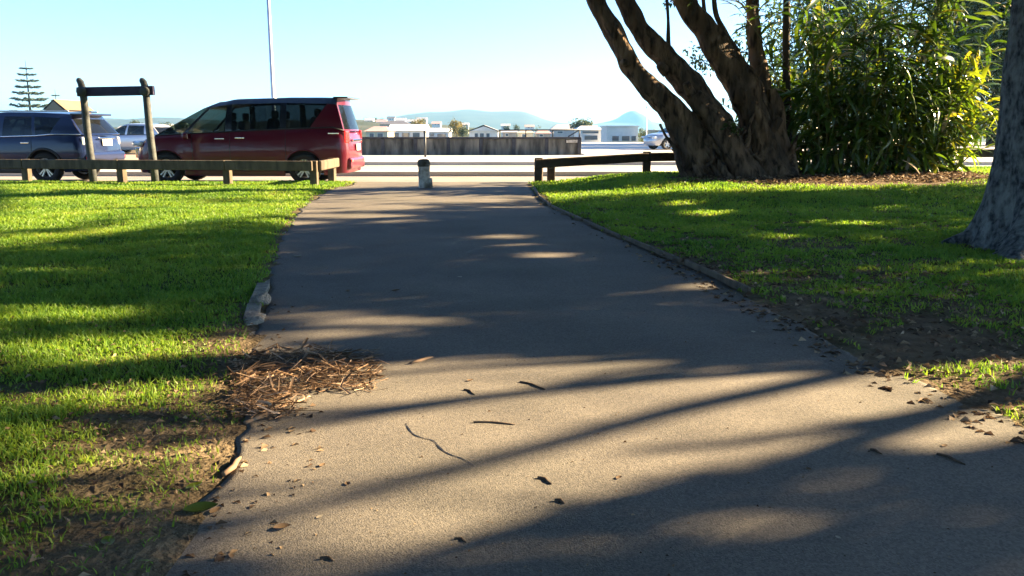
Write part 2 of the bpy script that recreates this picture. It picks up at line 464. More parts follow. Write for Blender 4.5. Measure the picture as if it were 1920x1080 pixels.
n2 = N(nt, 'ShaderNodeTexNoise'); n2.inputs['Scale'].default_value = 35; n2.inputs['Detail'].default_value = 8
nt.links.new(tc.outputs['Object'], n2.inputs[0])
bp = N(nt, 'ShaderNodeBump'); bp.inputs['Distance'].default_value = .03
nt.links.new(n2.outputs[0], bp.inputs['Height']); nt.links.new(bp.outputs[0], b.inputs['Normal'])
go = rawobj('ground', np.stack([X, Y, Z], -1).reshape(-1, 3), Fq, None, gm, smooth=True)
bare = dirt(X, Y)
bare = np.where((Y > 38) & (Y < 80) & (X < -3), .8, bare)
att = go.data.attributes.new('bare', 'FLOAT', 'POINT'); att.data.foreach_set('value', bare.ravel().astype(np.float32))
att = go.data.attributes.new('scrub', 'FLOAT', 'POINT'); att.data.foreach_set('value', sstep(90, 180, Y).ravel().astype(np.float32))
meta(go, 'lawn and earth running out to the horizon', None, kind='structure')

# path: asphalt sheet with ragged edges, lying proud of the earth bed
yy = np.concatenate([np.arange(-6, 0, .4), np.arange(0, PATH_END + .001, .05)])
tt = np.concatenate([[-.5, -.495], np.linspace(-.485, .485, 25), [.495, .5]])
l, r = xl(yy) + edge_noise(yy, 1.7), xr(yy) + edge_noise(yy, 8.1)
PX = ((l + r) / 2)[:, None] + (r - l)[:, None] * tt[None, :]
PY = np.repeat(yy[:, None], len(tt), 1)
PZ = .012 + (fbm(PX * .9 + 9, PY * .9, 3) - .5) * .03 + .012 * (1 - (2 * tt[None, :]) ** 2)
PZ[:, 0] = PZ[:, -1] = -.06
PZ[-1, :] = -.15
idx = np.arange(PX.size).reshape(PX.shape)
Fq = np.stack([idx[:-1, :-1], idx[:-1, 1:], idx[1:, 1:], idx[1:, :-1]], -1).reshape(-1, 4)
path = rawobj('path', np.stack([PX, PY, PZ], -1).reshape(-1, 3), Fq, None, M['asphalt'], smooth=True)
meta(path, 'dusty asphalt path leading to the car park', kind='structure')
def zpathv(x, y):
    lo, hi = xl(y), xr(y)
    t = (x - (lo + hi) / 2) / np.maximum(.1, hi - lo)
    return .012 + (fbm(x * .9 + 9, y * .9, 3) - .5) * .03 + .012 * (1 - (2 * t) ** 2)
def zpath(x, y):
    lo, hi = float(xl(y)), float(xr(y))
    t = (x - (lo + hi) / 2) / max(.1, hi - lo)
    return .012 + float(fbm(np.array([x * .9 + 9]), np.array([y * .9]), 3)[0] - .5) * .03 + .012 * (1 - (2 * t) ** 2)
# asphalt shader: stones and grit, dusty patches
m = M['asphalt']; nt = m.node_tree; b = nt.nodes['Principled BSDF']
tc = N(nt, 'ShaderNodeTexCoord')
vo = N(nt, 'ShaderNodeTexVoronoi'); vo.inputs['Scale'].default_value = 140
nt.links.new(tc.outputs['Object'], vo.inputs[0])
rp = N(nt, 'ShaderNodeValToRGB'); e = rp.color_ramp.elements
e[0].position, e[0].color, e[1].position, e[1].color = .0, (.55, .55, .56, 1), .9, (1.35, 1.3, 1.2, 1)
nt.links.new(vo.outputs['Color'], rp.inputs[0])
mu = N(nt, 'ShaderNodeMixRGB', blend_type='MULTIPLY'); mu.inputs[0].default_value = .8
old = b.inputs['Base Color'].links[0].from_socket
nt.links.new(old, mu.inputs[1]); nt.links.new(rp.outputs[0], mu.inputs[2]); nt.links.new(mu.outputs[0], b.inputs['Base Color'])

def slab(name, x0, x1, y0, y1, z, h, m, label, n=1):
    o = MB().box(((x0 + x1) / 2, (y0 + y1) / 2, z - h / 2), (x1 - x0, y1 - y0, h)).build(name, m)
    return meta(o, label, kind='structure')
slab('car_park', -60, 60, 18.7, 23.0, -.09, .10, M['carpark'], 'pale sealed car park strip beyond the rails')
kb = slab('kerb', -60, 60, 23.0, 24.7, .03, .3, M['concrete'], 'pale concrete footpath and kerb beyond the parked cars')
slab('road', -90, 90, 24.7, 30.2, -.09, .10, M['roadway'], 'sunlit road crossing behind the car park')
slab('road_marking', -90, 90, 26.6, 26.75, -.084, .004, M['linepaint'], 'white line painted along the near lane')
slab('road_marking', -90, 90, 28.3, 28.45, -.084, .004, M['linepaint'], 'white line painted along the far lane')
slab('pavement', -12, 40, 30.2, 38.2, .02, .3, M['concrete'], 'broad pale pavement in front of the stained wall')
slab('pavement', 3.3, 46, 38.2, 76, .016, .5, M['concrete'], 'pale paved yard reaching back past the wall end')
slab('pavement', -40, -12.004, 30.2, 44, -.05, .25, plain('beige_gravel', (.36, .29, .2)), 'beige gravel verge beyond the parked cars')

# asphalt crack
cr = [(760, 806), (776, 828), (812, 842), (832, 860), (862, 874), (890, 893)]
pts = [G(*p) for p in cr]; pts = smooth_path(pts, 7)
mb = MB(); rows = []
for i, p in enumerate(pts):
    w = (.0015 + .004 * abs(mnoise.noise(p * 22))) * min(1, (len(pts) - i) / 8 + .2)
    q = p + Vector((mnoise.noise(p * 9) * .01, mnoise.noise(p * 9 + Vector((9, 0, 0))) * .015, 0))
    z = zpath(q.x, q.y) + .0012
    rows.append([(q.x - w, q.y, z), (q.x + w, q.y + w * .6, z)])
mb.grid(rows).build('crack', M['ink'], path)

# ------------------------------------------------------------------ path edging
def edging(side, ylist, label, m, w, h):
    t = thing('path_edging', (0, 0, 0), label=label, cat='edging')
    for (a, b, dz, tilt) in ylist:
        fx = (lambda y: float(xl(y)) - .03) if side < 0 else (lambda y: float(xr(y)) + .03)
        p, q = Vector((fx(a), a, dz)), Vector((fx(b) + tilt, b, dz + tilt * .1))
        MB().beam(p, q, w, h, bev=.008).build('board', m, t)
    return t
M['edgeconc'] = mat('crumbling_edging_concrete', (.17, .155, .13), (.30, .27, .22), scale=14, rough=.95, bump=1.0, bscale=50)
edging(-1, [(4.3, 4.75, -.035, .0), (5.0, 5.45, -.012, -.01), (5.5, 6.15, -.004, .01), (6.3, 7.4, -.042, 0), (7.7, 9.1, -.05, .015), (9.4, 10.8, -.046, 0), (11.2, 12.6, -.05, 0), (13.1, 15.2, -.048, 0)],
       'crumbling concrete edging strips along the left side of the path', M['edgeconc'], .09, .10)
edging(1, [(5.9, 7.2, .01, .0), (7.3, 8.9, .004, .01), (9.0, 10.6, .0, 0), (10.7, 12.6, 0, 0), (12.7, 14.6, 0, 0), (14.7, 16.6, .01, 0)],
       'thin timber edging boards along the right side of the path', M['timber'], .03, .10)
def lump(name, loc, size, m, label, cat, group=None, seed=0, flat=.5):
    bm = bmesh.new(); bmesh.ops.create_icosphere(bm, subdivisions=2, radius=1)
    for v in bm.verts:
        k = 1 + .35 * mnoise.noise(v.co * 1.3 + Vector((seed, 0, 0))) + .12 * mnoise.noise(v.co * 4 + Vector((seed, 5, 0)))
        v.co = Vector((v.co.x * k * size[0], v.co.y * k * size[1], max(-.4, v.co.z * k) * size[2]))
    me = bpy.data.meshes.new(name); bm.to_mesh(me); bm.free(); me.materials.append(m)
    o = link(bpy.data.objects.new(name, me)); o.location = loc
    return meta(o, label, cat, group)
p = G(494, 572); lump('concrete_lump', (p.x, p.y, .035), (.055, .09, .05), M['edgeconc'], 'pale broken concrete lump standing on the left path edge', 'rubble', seed=3)
p = G(484, 606); lump('concrete_lump', (p.x - .02, p.y, .02), (.06, .14, .03), M['edgeconc'], 'long flat concrete fragment on the left edge below the pale lump', 'rubble', seed=8)

# ------------------------------------------------------------------ grass, litter (uncountable)
def grass(name, n_per, boxes, label, hscale=1.0):
    bx_, by_, bh = [], [], []
    for (x0, x1, y0, y1, dens, hh) in boxes:
        n = int((x1 - x0) * (y1 - y0) * dens * n_per)
        x, y = rng.uniform(x0, x1, n), rng.uniform(y0, y1, n)
        ok = ((x < xl(y) - .05 + .11 * vnoise(y * 6, y * 0 + 4)) | (x > xr(y) + .05 - .11 * vnoise(y * 6 + 50, y * 0 + 9))) & (np.abs(x) < .64 * y + 1.4) & (y < 18.6 + .75 * sstep(.6, 1.5, x) + 1.5 * sstep(3, 7, x))
        bare = dirt(x, y)
        tuft = fbm(x * 3.1, y * 3.1, 3)
        ok &= rng.random(n) > bare * 1.02 + .25 * (tuft < .38)
        x, y, tuft, bare = x[ok], y[ok], tuft[ok], bare[ok]
        bx_.append(x); by_.append(y); bh.append(hh * (.55 + .9 * tuft) * rng.uniform(.55, 1.25, len(x)) * (1 - .35 * bare))
    x, y, h = map(np.concatenate, (bx_, by_, bh)); n = len(x)
    z = terrain(x, y) - .006
    a = rng.uniform(0, 2 * np.pi, n); la = rng.uniform(0, 2 * np.pi, n); lean = np.abs(rng.normal(.6, .5, n)) * h
    w = (.0014 + .0005 * y) * rng.uniform(.7, 1.3, n)
    sx, sy = np.cos(a) * w, np.sin(a) * w
    lx, ly = np.cos(la) * lean, np.sin(la) * lean
    V = np.stack([np.stack([x - sx, y - sy, z], -1), np.stack([x + sx, y + sy, z], -1),
                  np.stack([x + sx * .8 + lx * .35, y + sy * .8 + ly * .35, z + h * .6], -1), np.stack([x - sx * .8 + lx * .35, y - sy * .8 + ly * .35, z + h * .6], -1),
                  np.stack([x + lx, y + ly, z + h], -1)], 1).reshape(-1, 3)
    i = (np.arange(n) * 5)[:, None]
    o = rawobj(name, V, i + np.array([[0, 1, 2, 3]]), i + np.array([[3, 2, 4]]), M['grassblade'])
    return meta(o, label, 'grass', kind='stuff')
grass('grass', 1.0, [(-3.6, -.7, 1.6, 3.6, 10000, .034), (-5, -.8, 3.6, 6, 7000, .036), (-8, -1.2, 6, 10, 3600, .04), (-12, -1.8, 10, 14, 1900, .042), (-13.5, -2.8, 14, 18.7, 1200, .045)], 'short mown grass on the lawn left of the path')
grass('grass', 1.0, [(1.2, 4.2, 1.6, 4.4, 6000, .045), (1.2, 5.2, 4.4, 7, 5000, .042), (1.0, 7.5, 7, 11, 3000, .04), (.6, 10, 11, 15, 1300, .045), (.3, 13, 15, 20.8, 900, .05)], 'short mown grass on the lawn right of the path')

def litter(name, n, sampler, size, m, label, lift=.0, cat='leaf litter', asp=.5):
    x, y = sampler(n); n = len(x)
    onp = (x > xl(y)) & (x < xr(y))
    z = np.where(onp, zpathv(x, y) + .001, terrain(x, y) + .008 + rng.uniform(0, .012, n)) + lift
    a = rng.uniform(0, 2 * np.pi, n)
    d = unit(np.stack([np.cos(a), np.sin(a), np.where(onp, .04, rng.normal(.05, .25, n))], -1))
    L = size * rng.uniform(.5, 1.4, n)
    o = leaves(name, np.stack([x, y, z], -1), d, L, L * asp * rng.uniform(.7, 1.3, n), m, droop=.1, fold=.35)
    return meta(o, label, cat, kind='stuff')
def s_right(n):
    x, y = rng.uniform(.5, 6, n), rng.uniform(2.2, 17.5, n)
    g = x - xr(y)
    pr = sstep(1.7, .2, np.abs(g - .25)) * (g > -.25) * (sstep(8.5, 6.8, y) * .9 + .12) + .5 * dirt(x, y) * (g > .05)
    ok = rng.random(n) < pr
    return x[ok], y[ok]
litter('leaf_litter', 26000, s_right, .045, M['litter'], 'brown dead leaves scattered along the right edge of the path')
def s_left(n):
    x, y = rng.uniform(-4, -.3, n), rng.uniform(1.9, 9, n)
    e = xl(y) - x
    pr = sstep(1.4, .0, np.abs(e - .2)) * (e > -.35) * sstep(5.8, 3.4, y) * .8 + .12 * (e > 0) * sstep(6, 3, y)
    ok = rng.random(n) < pr
    return x[ok], y[ok]
litter('leaf_litter', 9000, s_left, .03, M['litter'], 'dry leaf crumbs over the worn ground at the left path edge')
def s_bush(n):
    x, y = rng.uniform(3.2, 11, n), rng.uniform(15.8, 19, n)
    ok = rng.random(n) < dirt(x, y)
    return x[ok], y[ok]
litter('leaf_litter', 5000, s_bush, .10, M['litter'], 'brown fallen leaves carpeting the earth under the leafy clump')
def s_grit(n):
    y = 1.9 + 9 * rng.random(n) ** 1.6
    x = rng.uniform(0, 1, n) * (xr(y) - xl(y)) + xl(y)
    return x, y
litter('grit', 700, s_grit, .010, M['litter'], 'tiny leaf crumbs and grit sprinkled over the asphalt path', lift=.0, cat='grit', asp=.6)

# heap of dry bark strips and twigs swept onto the path edge
def heap():
    n = 1000
    t = rng.random(n)
    cx = 448 + 260 * rng.random(n) ** 1.5; cy = 668 + 122 * rng.random(n)
    cy = np.where(cx > 560, 668 + (cy - 668) * .6, cy)
    V, Q = [], []
    for i in range(n):
        g = G(cx[i], cy[i])
        hh = .035 * math.exp(-((g.x + 1.05) / .3) ** 2) + .012
        z = .015 + random.random() * hh
        a = random.gauss(.25, .8); el = random.gauss(.05, .3); L = random.uniform(.03, .20); w = random.choice([.001, .0014, .002, .003, .006])
        d = Vector((math.cos(a) * math.cos(el), math.sin(a) * math.cos(el), math.sin(el)))
        s = d.cross(Vector((random.gauss(0, .4), random.gauss(0, .4), 1))).normalized() * w
        up = d.cross(s).normalized() * w * .7
        bend = Vector((random.gauss(0, .12), random.gauss(0, .12), random.gauss(0, .06))) * L
        A, B, Cc = g + Vector((0, 0, z)) - d * L / 2, g + Vector((0, 0, z)) + bend, g + Vector((0, 0, z)) + d * L / 2
        for q in (A, B, Cc): q.z = max(q.z, .022)
        o = len(V)
        for q in (A, B, Cc): V += [q - s, q + up, q + s]
        for k in (0, 3):
            Q += [(o + k, o + k + 1, o + k + 4, o + k + 3), (o + k + 1, o + k + 2, o + k + 5, o + k + 4)]
    o = rawobj('bark_litter_heap', np.array([tuple(v) for v in V]), Q, None, M['straw'])
    meta(o, 'heap of dry brown bark strips and twigs on the left path edge', 'twig heap', kind='stuff')
heap()

# ------------------------------------------------------------------ where the photograph shows shade (from overhead branches)
def seg(px, xs_, ys_): return np.interp(px, xs_, ys_)
LIT = [(925, 449, 72, 6), (1000, 481, 66, 6), (960, 465, 50, 3), (560, 601, 90, 9), (690, 612, 130, 11), (600, 634, 130, 7), (830, 655, 100, 7), (1190, 645, 90, 5), (1300, 539, 60, 7), (1370, 516, 75, 5), (1250, 548, 60, 3),
       (40, 517, 90, 6), (70, 600, 150, 18), (430, 650, 90, 10), (400, 682, 110, 12), (250, 640, 60, 8), (100, 690, 120, 10), (1890, 622, 50, 7), (1850, 694, 130, 12), (1300, 405, 70, 6), (1250, 387, 50, 4), (1650, 395, 60, 4), (1560, 425, 90, 4), (1420, 455, 60, 4),
       (1510, 925, 95, 24), (1850, 972, 66, 20), (1330, 1010, 130, 30), (1050, 1030, 120, 22), (520, 420, 90, 5), (640, 408, 130, 5), (720, 420, 60, 3), (1150, 690, 120, 9), (1350, 705, 120, 9)]
def shade(px, py):
    top = seg(px, [-400, 0, 300, 540, 1000, 1080, 1500, 1920], [520, 468, 432, 404, 392, 374, 372, 362])
    bot = seg(px, [-400, 0, 450, 600, 900, 1300, 1650, 1800, 1930], [640, 640, 650, 660, 676, 690, 700, 690, 700])
    s = sstep(-5, 5, py - top) * sstep(8, -6, py - bot)
    br = seg(px, [-100, 0, 330, 420, 700, 1000, 1150, 1300, 1500, 1750, 1930], [945, 950, 1000, 1130, 1095, 1010, 930, 895, 872, 862, 845])
    s = np.maximum(s, sstep(-6, 14, py - br))
    s = np.maximum(s, (px < 230) * sstep(10, 5, np.abs(py - 697)))
    s = np.maximum(s, (px < 430) * sstep(.62, .72, vnoise(px / 190. + 3, (py + px * .05) / 24.)) * (py > 720) * (py < 940))
    s = np.maximum(s, (py > 322) * (py < 396) * (px < 640) * sstep(.56, .66, vnoise(px / 210. + 31, (py - px * .02) / 11.)) * .9)
    s = np.maximum(s, sstep(9, 5, np.abs(py - seg(px, [-50, 120, 215, 262], [450, 436, 408, 392]))) * (px < 268))
    far = (py > 325) * (py < 357) * (px > 600) * (px < 1420)
    s = np.maximum(s, far * .75)
    s = np.maximum(s, (py > 357) * (py < 396) * (px > 560) * (px < 1010) * sstep(.6, .7, vnoise(px / 170. + 13, py / 7.)))
    for (a, b_, c, d_) in LIT:
        w = ((px - a) / c) ** 2 + ((py - b_) / d_) ** 2
        s = s * (1 - sstep(1.25, .75, w))
    # far beyond or beside the frame: broken shade
    out = (px < -60) | (px > 2000) | (py > 1180)
    return np.where(out, .55, np.where(py < 322, .12, s))
SVn = np.array(SV)
def keep_shadow(p, outp=None):
    """True where a leaf at p throws its shadow onto ground the photograph shows in shade"""
    s = p[:, 2] / SV.z
    g = p - s[:, None] * SVn[None, :]
    px, py = pix(g)
    pr = np.where(g[:, 1] < .4, .5, shade(px, py))
    if outp is not None: pr = np.where((g[:, 1] < .4) | (px < -60) | (px > 2000) | (py > 1180), outp, pr)
    return (rng.random(len(p)) < pr) | (g[:, 1] > 30)
def in_frame(p, pad=25):
    px, py = pix(p)
    return (p[:, 1] > .3) & (px > -pad) & (px < 1920 + pad) & (py > -pad) & (py < 1080 + pad)
def crown(name, ell, ncl, per, spread, size, m, parent, allow=None, mask=True, outp=None):
    pts, ds = [], []
    for (c, r, wgt) in ell:
        k = int(ncl * wgt)
        v = unit(rng.normal(0, 1, (k, 3))) * (rng.random((k, 1)) ** .45)
        cc = np.array(c) + v * np.array(r)
        p = cc[:, None, :] + rng.normal(0, spread, (k, per, 3)); d = unit(p - cc[:, None, :] + rng.normal(0, .1, p.shape) + np.array([0, 0, -.05]))
        pts.append(p.reshape(-1, 3)); ds.append(d.reshape(-1, 3))
    p, d = np.concatenate(pts), np.concatenate(ds)
    vis = in_frame(p)
    if allow is not None:
        px, py = pix(p); vis &= ~allow(px, py)
    ok = ~vis & (p[:, 2] > .6)
    if mask: ok &= keep_shadow(p, outp)
    p, d = p[ok], d[ok]
    L = size * rng.uniform(.6, 1.4, len(p))
    return leaves(name, p, d, L, L * rng.uniform(.4, .55, len(p)), m, parent)
def limb(mb, pts, r0, r1, n=7, amp=.12, k=5, seed=0):
    q = smooth_path([Vector(p) for p in pts], k)
    rr = [r0 + (r1 - r0) * (i / (len(q) - 1)) for i in range(len(q))]
    mb.tube(q, rr, n, amp=amp, nf=2.5, seed=seed)
    return mb

# ------------------------------------------------------------------ tree standing beyond the right edge, its limbs throw the streaked shadows
def streak_tree():
    t = thing('park_tree', (14.6, 8.9, 0), label='large spreading park tree beyond the right edge, its bare limbs shade the path', cat='tree')
    o = Vector((14.6, 8.9, 0))
    L = lambda p: Vector(p) - o
    limb(MB(), [L((14.6, 8.9, -.1)), L((14.5, 8.9, 1.6)), L((14.7, 8.8, 3.2)), L((15.2, 9.1, 6.5)), L((15.4, 9, 9))], .48, .16, 14).build('trunk', M['barkdark'], t, True)
    streaks = [([(240, 1030), (420, 995), (620, 950), (800, 905), (1000, 850), (1200, 795), (1420, 745), (1620, 700), (1900, 660)], 15.5, 11.8, .035, .085),
               ([(-150, 790), (100, 782), (420, 790), (620, 783), (900, 755), (1200, 725), (1480, 702), (1700, 684)], 16.5, 12.5, .03, .075),
               ([(1150, 862), (1340, 850), (1500, 825), (1640, 800), (1800, 768), (1980, 745)], 14, 11.5, .03, .07),
               ([(640, 715), (800, 702), (960, 695), (1200, 684), (1450, 672)], 16, 13.2, .03, .06),
               ([(930, 760), (1060, 722), (1160, 706), (1300, 690)], 14.5, 13, .02, .04),
               ([(620, 1120), (800, 1050), (980, 1000), (1180, 945), (1400, 905)], 14.5, 12, .04, .08),
               ([(-200, 850), (60, 838), (300, 834), (420, 826)], 16.5, 15, .02, .05)]
    for i, (pl, s0, s1, r0, r1) in enumerate(streaks):
        pts = []
        for k, (a, b_) in enumerate(pl):
            g = G(a, b_) ; s = s0 + (s1 - s0) * k / (len(pl) - 1)
            pts.append(L(g + SV * s))
        if True:
            e = pts[-1]; pts.append(e * .45 + Vector((0, 0, 3.4)) * .55 + Vector((0, 0, .3))); pts.append(Vector((0, 0, 3.3 + .2 * i)))
        q = smooth_path(pts, 4)
        rr = [r0 + (r1 - r0) * min(1, j / (len(q) - 6)) for j in range(len(q))]
        for j in range(4): rr[-1 - j] = r1 * 1.5
        mb = MB().tube(q, rr, 7, amp=.15, nf=2, seed=i)
        for j in range(2, len(q) - 8, 4):      # side twigs
            d = Vector((random.gauss(0, 1), random.gauss(0, 1), random.gauss(.4, .6))).normalized()
            ln = random.uniform(.25, .8)
            mb.tube([q[j], q[j] + d * ln * .5 + Vector((0, 0, .05)), q[j] + d * ln], [r0 * .35, r0 * .22, .004], 5)
        mb.build('limb', M['barkdark'], t, True)
    c = crown('crown', [((13.6, 8.6, 6.2), (4.6, 4.6, 3.6), 1.0), ((12.6, 6.2, 4.6), (3, 2.6, 1.8), .35)], 1500, 26, .26, .15, M['treeleaf'], t)
    c.location = (-14.6, -8.9, 0)
streak_tree()
def shade_tree(x, y, ell, ncl, label, h=8, r=.4, allow=None, size=.15, bm='barkdark', mask=True, per=26, spread=.28):
    t = thing('park_tree', (x, y, 0), label=label, cat='tree')
    limb(MB(), [(0, 0, -.1), (.05, .03, h * .3), (-.1, .1, h * .6), (.1, 0, h)], r, r * .25, 12).build('trunk', M[bm], t, True)
    for (c, rr, w) in ell:
        for k in range(5):
            d = Vector(c) - Vector((x, y, 0)) + Vector((random.uniform(-.7, .7) * rr[0], random.uniform(-.7, .7) * rr[1], random.uniform(-.2, .6) * rr[2]))
            if in_frame(np.array([[d.x + x, d.y + y, d.z]]))[0] and allow is None: continue
            limb(MB(), [(0, 0, h * .3), (d.x * .4, d.y * .4, h * .3 + (d.z - h * .3) * .55), tuple(d)], r * .32, .02, 6, seed=k).build('limb', M[bm], t, True)
    c = crown('crown', ell, ncl, per, spread, size, M['treeleaf'], t, allow, mask)
    c.location = (-x, -y, 0)
    return t
shade_tree(14.2, 14.3, [((13.6, 13.4, 5.6), (4.4, 3.8, 3.4), 1.0), ((14, 16.5, 4.3), (3, 2.4, 2.4), .5)], 1700, 'dense evergreen park tree standing beyond the right edge behind the grey trunk')
shade_tree(34.5, 62, [((33.8, 62, 8), (6.0, 5, 8.5), 1.0)], 1500, 'dark leafy tree between the lance-leaved clump and the grey trunk', h=15, r=.5, allow=lambda px, py: (px > 1740) & (py < 290), size=.4, mask=False, per=20, spread=.55)
shade_tree(26.5, 70, [((26.5, 70, 8), (6.5, 5, 8), 1.0)], 900, 'thin leafy tree seen through the gap behind the lance-leaved clump', h=15, r=.5, allow=lambda px, py: (px > 1440) & (py < 290), size=.4, mask=False, per=20, spread=.6)

# ------------------------------------------------------------------ gnarled multi-stemmed tree
def multi_stem():
    o = G(1400, 343); t = thing('gnarled_tree', o, label='gnarled many-stemmed tree leaning left beside the lance-leaved clump', cat='tree')
    PXM = F / 18.0
    def stem(name, pl, n=22, amp=.22, lobes=3, lamp=.08, k=14, tail=None, m='barktree'):
        pts = [P(a, b_, Yd) - o for (a, b_, w, Yd) in pl]; wd = [w * .86 / PXM / 2 for (a, b_, w, Yd) in pl]
        if tail:
            top = pts[0]; d0 = (pts[0] - pts[1]).normalized()
            ext = [top + (d0 * .75 + Vector((.1 * j, .05, .55))) * tail * j / 3 for j in (3, 2, 1)]
            pts = ext + pts; wd = [wd[0] * .3, wd[0] * .55, wd[0] * .8] + wd
        vv = [Vector((p.x, p.y, p.z)) for p in pts]
        q = smooth_path(vv, k)
        rr = np.interp(np.linspace(0, len(wd) - 1, len(q)), range(len(wd)), wd)
        s_ = random.random() * 9
        rr = [r * (1 + .16 * mnoise.noise(Vector((i * .11, s_, 0)))) for i, r in enumerate(rr)]
        return MB().tube(q, rr, n, amp=amp, nf=5.5, seed=s_, lobes=lobes, lamp=lamp).build(name, M[m], t, True)
    stem('stem', [(1112, -12, 34, 17.6), (1148, 55, 36, 17.6), (1182, 118, 38, 17.6), (1215, 160, 44, 17.6), (1258, 205, 52, 17.7), (1290, 255, 68, 17.8), (1330, 352, 100, 17.8)], tail=3)
    stem('stem', [(1168, -12, 36, 18.0), (1205, 62, 40, 18.0), (1243, 105, 46, 18.0), (1285, 150, 56, 18.0), (1330, 205, 60, 18.0), (1365, 270, 72, 17.9), (1400, 352, 100, 17.8)], tail=3)
    stem('stem', [(1278, -12, 42, 18.3), (1318, 52, 48, 18.3), (1352, 105, 58, 18.2), (1392, 165, 66, 18.1), (1418, 230, 74, 18.0), (1440, 352, 110, 17.8)], tail=3)
    stem('stem', [(1410, -12, 27, 18.4), (1414, 60, 30, 18.4), (1422, 115, 34, 18.4), (1432, 175, 40, 18.2), (1440, 235, 56, 18.1), (1460, 352, 90, 17.9)], tail=3.4)
    stem('stem', [(1300, 180, 40, 17.7), (1345, 235, 52, 17.6), (1385, 300, 60, 17.5), (1410, 352, 80, 17.5)])
    stem('stem', [(1375, 120, 26, 18.2), (1400, 170, 38, 18.0), (1428, 230, 48, 17.8), (1450, 300, 56, 17.7), (1470, 352, 70, 17.6)])
    stem('stem', [(1446, 168, 20, 18.0), (1455, 215, 32, 17.9), (1462, 270, 42, 17.8), (1478, 352, 60, 17.7)])
    stem('branch', [(1318, -10, 8, 18.3), (1321, 25, 9, 18.3), (1327, 55, 12, 18.3)], 8, .05, 0, 0)
    stem('branch', [(1338, -10, 9, 18.3), (1343, 28, 11, 18.3), (1360, 62, 12, 18.3), (1380, 98, 16, 18.3), (1392, 130, 18, 18.2)], 8, .05, 0, 0)
    stem('branch', [(1250, -10, 6, 18.0), (1253, 40, 7, 18.0), (1254, 86, 10, 18.0), (1262, 115, 12, 18.0)], 7, .05, 0, 0)
    stem('branch', [(1395, 110, 8, 18.3), (1380, 118, 12, 18.3), (1372, 135, 18, 18.2)], 7, .05, 0, 0)
    # knots and torn stubs
    for (a, b_, w, Yd, tx, ty) in [(1184, 122, 16, 17.55, -.35, .05), (1250, 132, 20, 17.9, -.3, .1), (1404, 150, 16, 18.1, .35, .25), (1296, 176, 18, 17.7, -.25, .2), (1440, 250, 18, 17.7, .3, .3)]:
        c = P(a, b_, Yd) - o; r = w / PXM / 2
        limb(MB(), [c, c + Vector((tx * .35, -.1, ty * .5)), c + Vector((tx * .6, -.16, ty))], r * 1.1, r * .7, 9, .3, 4, a * .1).build('broken_stub', M['barktree'], t, True)
    # twisted roots and bark ropes climbing the base
    for i in range(46):
        a0 = random.uniform(1285, 1480); b0 = 350 + random.uniform(-4, 6)
        top = random.uniform(190, 310); drift = random.uniform(-95, 35) * (345 - top) / 150
        pl = []
        for k in range(6):
            f = k / 5
            pl.append((a0 + drift * f + random.uniform(-14, 14), b0 + (top - b0) * f, (15 - 8 * f) * random.uniform(.6, 1.2), 17.35 + .35 * f + random.uniform(-.14, .14)))
        stem('root', pl[::-1], 7, .2, 2, .1, 4)
    for i in range(12):                         # surface roots spreading out on the earth
        a = random.uniform(math.pi * .95, math.pi * 2.05); L_ = random.uniform(.9, 2.0)
        b0 = Vector((random.uniform(-.6, .7), -.5, .12))
        pts = [b0] + [b0 + Vector((math.cos(a) * L_ * f + random.uniform(-.1, .1), math.sin(a) * L_ * f * .7, -.10 - .06 * f)) for f in (.35, .65, 1)]
        limb(MB(), pts, .10, .02, 7, .2, 5, i).build('root', M['barktree'], t, True)
    c = crown('crown', [((1.5, 17.5, 8.2), (7, 5, 2.8), 1.0), ((6.2, 18.4, 7.2), (4, 3, 2.2), .4)], 1500, 22, .4, .26, M['treeleaf'], t, None, True, 1.0)  # unseen crown, spread wide to block sky light above the path
    c.location = (-o.x, -o.y, -o.z)
    # small leafy shoots visible against the sky
    pts, ds = [], []
    for (a, b_, s_, n, Yd) in [(1308, 112, 16, 60, 18.6), (1300, 100, 12, 30, 18.6), (1392, 105, 22, 90, 18.9), (1400, 60, 20, 60, 19.0), (1455, 60, 26, 160, 19.2), (1450, 20, 24, 120, 19.2), (1462, 120, 20, 120, 19.0), (1322, 122, 12, 40, 18.5), (1385, 85, 14, 40, 18.8), (1300, 5, 10, 20, 18.2), (1255, 6, 8, 20, 18.0), (1372, 235, 10, 40, 17.3), (1378, 240, 10, 30, 17.3)]:
        for k in range(n):
            pts.append(P(a + random.gauss(0, s_ * .6), b_ + random.gauss(0, s_ * .6), Yd + random.gauss(0, .25)) - o)
            ds.append(Vector((random.gauss(0, 1), random.gauss(0, 1), random.gauss(0, .8))).normalized())
    L_ = rng.uniform(.07, .15, len(pts))
    leaves('shoots', np.array([tuple(p) for p in pts]), np.array([tuple(p) for p in ds]), L_, L_ * .5, M['treeleaf'], t)
multi_stem()

